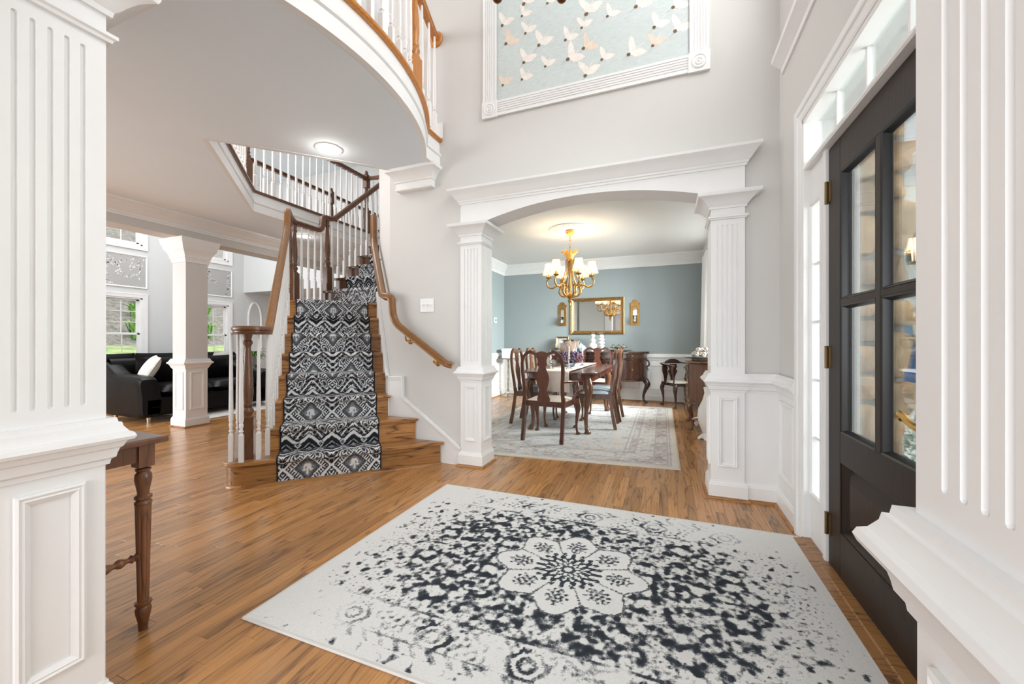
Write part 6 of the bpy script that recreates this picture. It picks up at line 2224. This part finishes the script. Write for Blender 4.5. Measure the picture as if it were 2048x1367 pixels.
# ------------------------------------------------------------------ family room
FX = -10.3
for wi, (y0, y1) in enumerate(WIN):
    which = ('left', 'right')[wi]
    wn = setting('window_%d' % (3 + wi), 'tall white window with divided panes, %s of the gray column' % which, (FX, (y0 + y1) / 2, .5))
    for (za, zb, rows, split) in ((.52, 2.02, 3, True), (3.12, 4.3, 4, False)):
        def fb(nm, a, c_, zc, zd, x0=FX - .07, x1=FX - .02):
            return bx(nm, 'white', x0, x1, a, c_, zc, zd, wn, .003)
        fb('frame', y0, y0 + .035, za, zb, FX - .12, FX)
        fb('frame', y1 - .035, y1, za, zb, FX - .12, FX)
        fb('frame', y0, y1, za, za + .03, FX - .12, FX)
        fb('frame', y0, y1, zb - .03, zb, FX - .12, FX)
        sashes = ((za + .03, (za + zb) / 2 + .015), ((za + zb) / 2 - .015, zb - .03)) if split else ((za + .03, zb - .03),)
        for si, (sa, sc_) in enumerate(sashes):
            xo = FX - .09 + .03 * (1 - si if split else 0)
            ya, yb = y0 + .035, y1 - .035
            for a, c_, d_, e_ in ((ya, ya + .045, sa, sc_), (yb - .045, yb, sa, sc_), (ya, yb, sa, sa + .04), (ya, yb, sc_ - .035, sc_)):
                fb('sash', a, c_, d_, e_, xo, xo + .03)
            bx('pane', 'glass', xo + .013, xo + .016, ya + .04, yb - .04, sa + .035, sc_ - .03, wn, 0)
            ym = (ya + yb) / 2
            fb('muntin', ym - .008, ym + .008, sa + .04, sc_ - .035, xo + .006, xo + .024)
            for r_ in range(1, rows):
                zz = sa + .04 + (sc_ - sa - .075) * r_ / rows
                fb('muntin', ya + .045, yb - .045, zz - .007, zz + .007, xo + .006, xo + .024)
        b = MB()
        b.sweep([(y0, za - .01), (y0, zb), (y1, zb), (y1, za - .01)], [(0.0, 0), (0.0, .014), (-.02, .018), (-.06, .020), (-.075, .026), (-.085, .022), (-.085, 0)], True, 0,
                plane_T((FX + .001, 0, 0), (0, 1, 0), (1, 0, 0)))
        b.build('casing', 'white', wn, 25, True)
    # framed blossom wallpaper between the two windows
    pn = thing('wallpaper_panel', 'framed gray blossom wallpaper panel above the lower window %s of the gray column' % which, 'panel', (FX, (y0 + y1) / 2, 2.22), 0, 'blossom wallpaper panels')
    pa, pb2 = y0 - .085, y1 + .08
    bx('ground', 'paperg', FX, FX + .006, pa, pb2, 2.225, 2.905, pn, 0)
    b = MB()
    panel_frame(b, plane_T((FX + .001, 0, 0), (0, 1, 0), (1, 0, 0)), pa, 2.222, pb2, 2.908, 0, [(0, 0), (0, .016), (.010, .022), (.022, .016), (.030, .010), (.030, 0)])
    b.build('frame', 'white', pn, 25, True)
    rg = random.Random(31 + wi)
    b = MB()
    T = plane_T((FX + .0065, 0, 0), (0, 1, 0), (1, 0, 0))
    for k in range(11):
        x, z = rg.uniform(pa + .05, pb2 - .05), rg.uniform(2.28, 2.85)
        a = rg.random() * 6.28
        pts = [(x, z)]
        for s_ in range(6):
            a += rg.uniform(-.6, .6)
            x, z = x + .045 * math.cos(a), z + .045 * math.sin(a)
            if not (pa + .035 < x < pb2 - .035 and 2.26 < z < 2.87):
                break
            pts.append((x, z))
        for p, q_ in zip(pts, pts[1:]):
            d_ = Vector((q_[0] - p[0], q_[1] - p[1]))
            n_ = Vector((-d_.y, d_.x)).normalized() * .0035
            b.add([(p[0] + n_.x, p[1] + n_.y, 0), (p[0] - n_.x, p[1] - n_.y, 0), (q_[0] - n_.x, q_[1] - n_.y, 0), (q_[0] + n_.x, q_[1] + n_.y, 0)], [(0, 1, 2, 3)], 0, T)
        for p in pts:
            for m_ in range(2):
                cx, cy = p[0] + rg.uniform(-.025, .025), p[1] + rg.uniform(-.025, .025)
                if not (pa + .045 < cx < pb2 - .045 and 2.27 < cy < 2.86):
                    continue
                r_ = rg.uniform(.010, .019)
                pl = [(cx + r_ * (1 + .3 * math.cos(5 * t_)) * math.cos(t_), cy + r_ * (1 + .3 * math.cos(5 * t_)) * math.sin(t_)) for t_ in [2 * PI * i / 15 for i in range(15)]]
                b.add([(px, py, .0006) for px, py in pl], [tuple(range(15))], 1, T)
    b.build('blossom_print', ['branch', 'blossom'], pn, False, True)

def cushion_mb(sx, sy, sz, n=14, e=4):
    """soft rectangular cushion centred at the origin, thickness along z"""
    b = MB()
    for sg in (-1, 1):
        b.grid(lambda u, v: ((u - .5) * sx * (1 - .05 * (1 - abs(2 * v - 1) ** 2)), (v - .5) * sy * (1 - .05 * (1 - abs(2 * u - 1) ** 2)), sg * sz / 2 * ((1 - abs(2 * u - 1) ** e) * (1 - abs(2 * v - 1) ** e)) ** .5), n, n)
    return b
def sofa(label, x, y, rz, width, depth=.98, ncush=3):
    """leather sofa facing local +y; width along x"""
    t = thing('leather_sofa', label, 'sofa', (x, y, 0), rz, 'black leather sofas')
    w, d = width / 2, depth / 2
    b = MB()
    b.box(-w + .04, w - .04, -d + .06, d - .04, .09, .34)
    b.build('base', 'leather', t, False, False, .03)
    iw = w - .24
    for k in range(ncush):
        cw = 2 * iw / ncush
        cx = -iw + cw * (k + .5)
        o = cushion_mb(cw - .005, depth - .32, .19, 14, 6).build('seat_cushion', 'leather', t, True)
        o.location = (cx, .13, .41)
        o = cushion_mb(cw - .005, .50, .24, 14, 3).build('back_cushion', 'leather', t, True)
        o.location = (cx, -d + .28, .64)
        o.rotation_euler = (R_(78), 0, 0)
    b = MB()
    b.grid(lambda u, v: ((u - .5) * 2 * (w - .05), -d + .10 + .11 * math.cos(v * 2 * PI), .50 + .36 * math.sin(v * 2 * PI) * (1 if v < .5 else 1)), 16, 17)
    b.build('backrest', 'leather', t, True)
    for sg in (-1, 1):
        n = 18
        def arm(u, v):
            y_ = -d + .02 + (depth - .06) * v
            hz = .62 + .20 * max(0, 1 - v / .45) ** 2 * (3 - 2 * max(0, 1 - v / .45)) + .03 * math.sin(v * PI)
            a = u * 2 * PI
            rx = .115
            cz = (hz + .07) / 2
            ex = .35
            px = abs(math.cos(a)) ** ex * math.copysign(1, math.cos(a))
            pz = abs(math.sin(a)) ** ex * math.copysign(1, math.sin(a))
            k = 1 if .02 < v < .98 else .9
            return (sg * (w - .115) + rx * px * k + sg * .03 * max(0, pz), y_, cz + (hz - .07) / 2 * pz * k)
        b = MB()
        b.grid(arm, 28, n, 0, None, True)
        b.add([arm(i / 28, 0) for i in range(28)], [tuple(range(28))])
        b.add([arm(i / 28, 1) for i in range(28)], [tuple(range(28))])
        b.build('armrest', 'leather', t, 50)
        for sy in (-1, 1):
            b = MB()
            b.lathe([(.022, 0), (.032, .10)], 10, 0, None, (sg * (w - .12), sy * (d - .12)))
            b.build('foot', 'silver', t, 40)
    return t
sofa('black leather sofa nearest the gray column, its side arm toward the foyer', -6.95, 4.05, R_(-90), 1.86, 1.02, 2)
sofa('black leather sofa along the windows, far arm ending beside the end table', -9.55, 5.05, R_(-90), 3.3, 1.0, 3)
def pillow(label, x, y, z, rz, tilt, s_=.46):
    o = cushion_mb(s_, s_, .17, 16, 2.2).build('throw_pillow', M['pillow'], None, True)
    o.location = (x, y, z)
    o.rotation_euler = (R_(tilt), R_(4), rz)
    return tag(o, label, 'pillow')
def pillow_mat():
    m, nt, bs = new_mat('ivory_pillow_weave')
    w = N(nt, 'ShaderNodeTexWave')
    w.wave_profile = 'TRI'
    w.inputs['Scale'].default_value = 9
    w.inputs['Distortion'].default_value = 3
    L(nt, coords(nt), w.inputs['Vector'])
    L(nt, rampn(nt, w.outputs['Fac'], [(.2, (.62, .60, .55)), (.8, (.80, .78, .74))]), bs.inputs['Base Color'])
    bs.inputs['Roughness'].default_value = .9
    return m
M['pillow'] = pillow_mat()
pillow('ivory throw pillow on the sofa nearest the gray column', -6.92, 3.42, .70, R_(-20), 62, .44)
pillow('ivory patterned throw pillow on the sofa along the windows', -9.25, 5.86, .66, R_(-70), 70, .5)
fr2 = thing('family_rug', 'pale ivory area rug beyond the gray column', 'rug', (-7.6, 5.4, 0))
b = MB()
b.box(-9.0, -6.07, 3.72, 7.0, .001, .012)
b.build('pile', textile_mat('ivory_area_rug', [(0.0, (.62, .62, .60)), (.4, (.70, .70, .685)), (.7, (.52, .53, .53))], 1.0, 4, 120), fr2, False, True)
# end table with iron scrolls, urn and fern
et = thing('end_table', 'glass topped end table with iron scroll legs beside the far sofa', 'side table', (-7.78, 5.57, 0))
b = MB()
b.lathe([(.26, .53), (.27, .535), (.27, .545), (.26, .55)], 28)
b.build('glass_top', 'crystal', et, 40)
b = MB()
b.tube([(.255 * math.cos(2 * PI * i / 28), .255 * math.sin(2 * PI * i / 28), .522) for i in range(29)], .009, 6)
b.build('rim', 'black', et, 60)
for k in range(3):
    T = Matrix.Rotation(R_(120 * k + 15), 4, 'Z')
    b = MB()
    b.tube(cat([(.24, 0, .52), (.20, 0, .40), (.10, 0, .26), (.14, 0, .12), (.24, 0, .05), (.27, 0, .10), (.23, 0, .14), (.20, 0, .10), (.24, 0, .02)], 5), .009, 6, 0, T)
    b.build('scroll_leg', 'black', et, 60)
tx, ty_ = et.location.x, et.location.y
ur_ = thing('garden_urn', 'weathered urn planter on the end table', 'urn', (tx, ty_, .552))
b = MB()
b.lathe([(.07, 0), (.072, .015), (.04, .03), (.035, .06), (.07, .09), (.085, .16), (.08, .22), (.105, .25), (.105, .265), (.085, .262), (.06, .2), (.0, .19)], 20)
b.build('body', 'pewter', ur_, 50)
fn_ = thing('potted_fern', 'green arching fern growing in the weathered urn', 'plant', (tx, ty_, .80))
rg = random.Random(8)
b = MB()
for k in range(46):
    a = rg.random() * 6.28
    ln_ = rg.uniform(.16, .30)
    up_ = rg.uniform(.10, .26)
    base = (0.03 * math.cos(a), 0.03 * math.sin(a), 0)
    pts = [Vector((base[0] + ln_ * t_ * math.cos(a), base[1] + ln_ * t_ * math.sin(a), up_ * t_ * 1.6 - .25 * t_ * t_)) for t_ in [i / 5 for i in range(6)]]
    sd_ = Vector((-math.sin(a), math.cos(a), 0))
    vs = []
    for i, p in enumerate(pts):
        w_ = .014 * math.sin(PI * (.15 + .82 * i / 5))
        vs += [p - sd_ * w_, p + Vector((0, 0, -.004)), p + sd_ * w_]
    b.add(vs, [(i * 3 + j, i * 3 + j + 1, i * 3 + j + 4, i * 3 + j + 3) for i in range(5) for j in range(2)])
o = b.build('fronds', 'leaf', fn_)
o['kind'] = 'stuff'
am = thing('arched_mirror', 'white framed arched mirror on the far family room wall, past the second window', 'mirror', (FX, 7.42, .75))
arch = [(-.20, 0)] + [(.20 * -math.cos(PI * i / 16), .95 + .48 * math.sin(PI * i / 16)) for i in range(17)] + [(.20, 0)]
T = plane_T((FX + .001, 7.43, .75), (0, 1, 0), (1, 0, 0))
b = MB()
b.sweep(arch, [(0, 0), (0, .02), (.02, .028), (.045, .02), (.05, 0)], True, 0, T)
b.build('frame', 'white', am, 30, True)
b = MB()
b.prism([(x * .85, z * .97 + .02) for x, z in arch], 0.002, .008, 0, T)
b.build('glass', 'mirror', am, False, True)
# garden behind the family room windows
b = MB()
def gz(x, y):
    d = FX - .3 - x
    return -.30 + .30 * min(d, 4.4) + (.62 * (d - 4.4) if d > 4.4 else 0) + .05 * math.sin(x * 3 + y * 2)
b.grid(lambda u, v: (FX - .2 - 14 * u, -6 + 24 * v, gz(FX - .2 - 14 * u, 0)), 60, 50)
b.f = b.f
for i, f_ in enumerate(b.f):
    xm = sum(b.v[k][0] for k in f_) / 4
    b.m[i] = 1 if FX - .3 - xm > 4.4 else 0
struct(b.build('lawn', ['lawn', 'mulch'], None, True), 'sloping lawn and mulch bank outside the family room windows')
rg = random.Random(77)
def clump(n, h, s_):
    b = MB()
    for k in range(n):
        a, l_ = rg.random() * 6.28, rg.uniform(.6, 1) * h
        lean = rg.uniform(.2, .8)
        p0 = Vector((rg.uniform(-.06, .06), rg.uniform(-.06, .06), 0))
        p1 = p0 + Vector((math.cos(a) * lean * l_ * .35, math.sin(a) * lean * l_ * .35, l_ * .7))
        p2 = p0 + Vector((math.cos(a) * lean * l_ * .85, math.sin(a) * lean * l_ * .85, l_ * .85))
        q_ = Vector((-math.sin(a), math.cos(a), 0)) * s_
        b.add([p0 - q_, p0 + q_, p1 + q_, p1 - q_, p2], [(0, 1, 2, 3), (3, 2, 4)])
    return b.mesh('daylily_clump', 'leafbright')
M['leafbright'] = plain('fresh_daylily_leaves', (.24, .46, .10), .6, 0, .3, 9)
meshes = [clump(60, .75, .028) for _ in range(3)]
for k in range(24):
    x, y = FX - 5.0 - 1.05 * (k % 3) - rg.uniform(0, .15), 5.0 + 1.1 * (k // 3) + .5 * (k % 3)
    o = bpy.data.objects.new('daylily_clump', meshes[k % 3])
    COL.objects.link(o)
    o.location = (x, y, gz(x, y) - .02)
    o.rotation_euler = (0, 0, rg.random() * 6.28)
    tag(o, 'bright green daylily clump on the mulch bank outside the family room windows', 'plant', 'daylilies on the bank')
M['stonegray'] = plain('tree_bark', (.16, .13, .11), .9, 0, .3, 6)
def tree(x, y, h, seed, label):
    rg = random.Random(seed)
    z = gz(x, y)
    t = thing('garden_tree', label, 'tree', (x, y, z))
    b = MB()
    b.tube(cat([(0, 0, -.2), (.05, .02, h * .3), (-.04, .05, h * .6), (.02, 0, h * .95)], 4), [.10 - .006 * i for i in range(13)], 8)
    for k in range(6):
        a = rg.random() * 6.28
        z0 = h * rg.uniform(.35, .8)
        b.tube([(0, 0, z0), (.5 * math.cos(a), .5 * math.sin(a), z0 + .4), (1.0 * math.cos(a), 1.0 * math.sin(a), z0 + .7)], [.04, .025, .01], 6)
    b.build('trunk', 'stonegray', t, 50)
    b = MB()
    for k in range(1500):
        v = Vector((rg.gauss(0, 1), rg.gauss(0, 1), rg.gauss(0, 1))).normalized() * rg.random() ** .4
        c_ = Vector((v.x * 1.5, v.y * 1.5, h * .78 + v.z * h * .38))
        u = Vector((rg.random() - .5, rg.random() - .5, rg.random() - .5)).normalized() * .09
        w = Vector((rg.random() - .5, rg.random() - .5, rg.random() - .5)).normalized() * .06
        b.add([c_ - u, c_ + w, c_ + u, c_ - w], [(0, 1, 2, 3)])
    o = b.build('foliage', 'leaf', t)
    o['kind'] = 'stuff'
    return t
tree(-19.5, 7.4, 5.2, 1, 'leafy tree on the bank seen through the upper left family window')
tree(-19.8, 10.6, 5.4, 2, 'leafy tree on the bank seen beside the column through the upper right family window')
# stray baseboard end on the upper hall floor beside the balcony
b = MB()
b.box(-2.03, -1.90, 3.134, 3.15, 2.96, 3.10)
struct(b.build('baseboard_balcony', 'white', None, False, False, .004), 'short white baseboard at the end of the balcony')
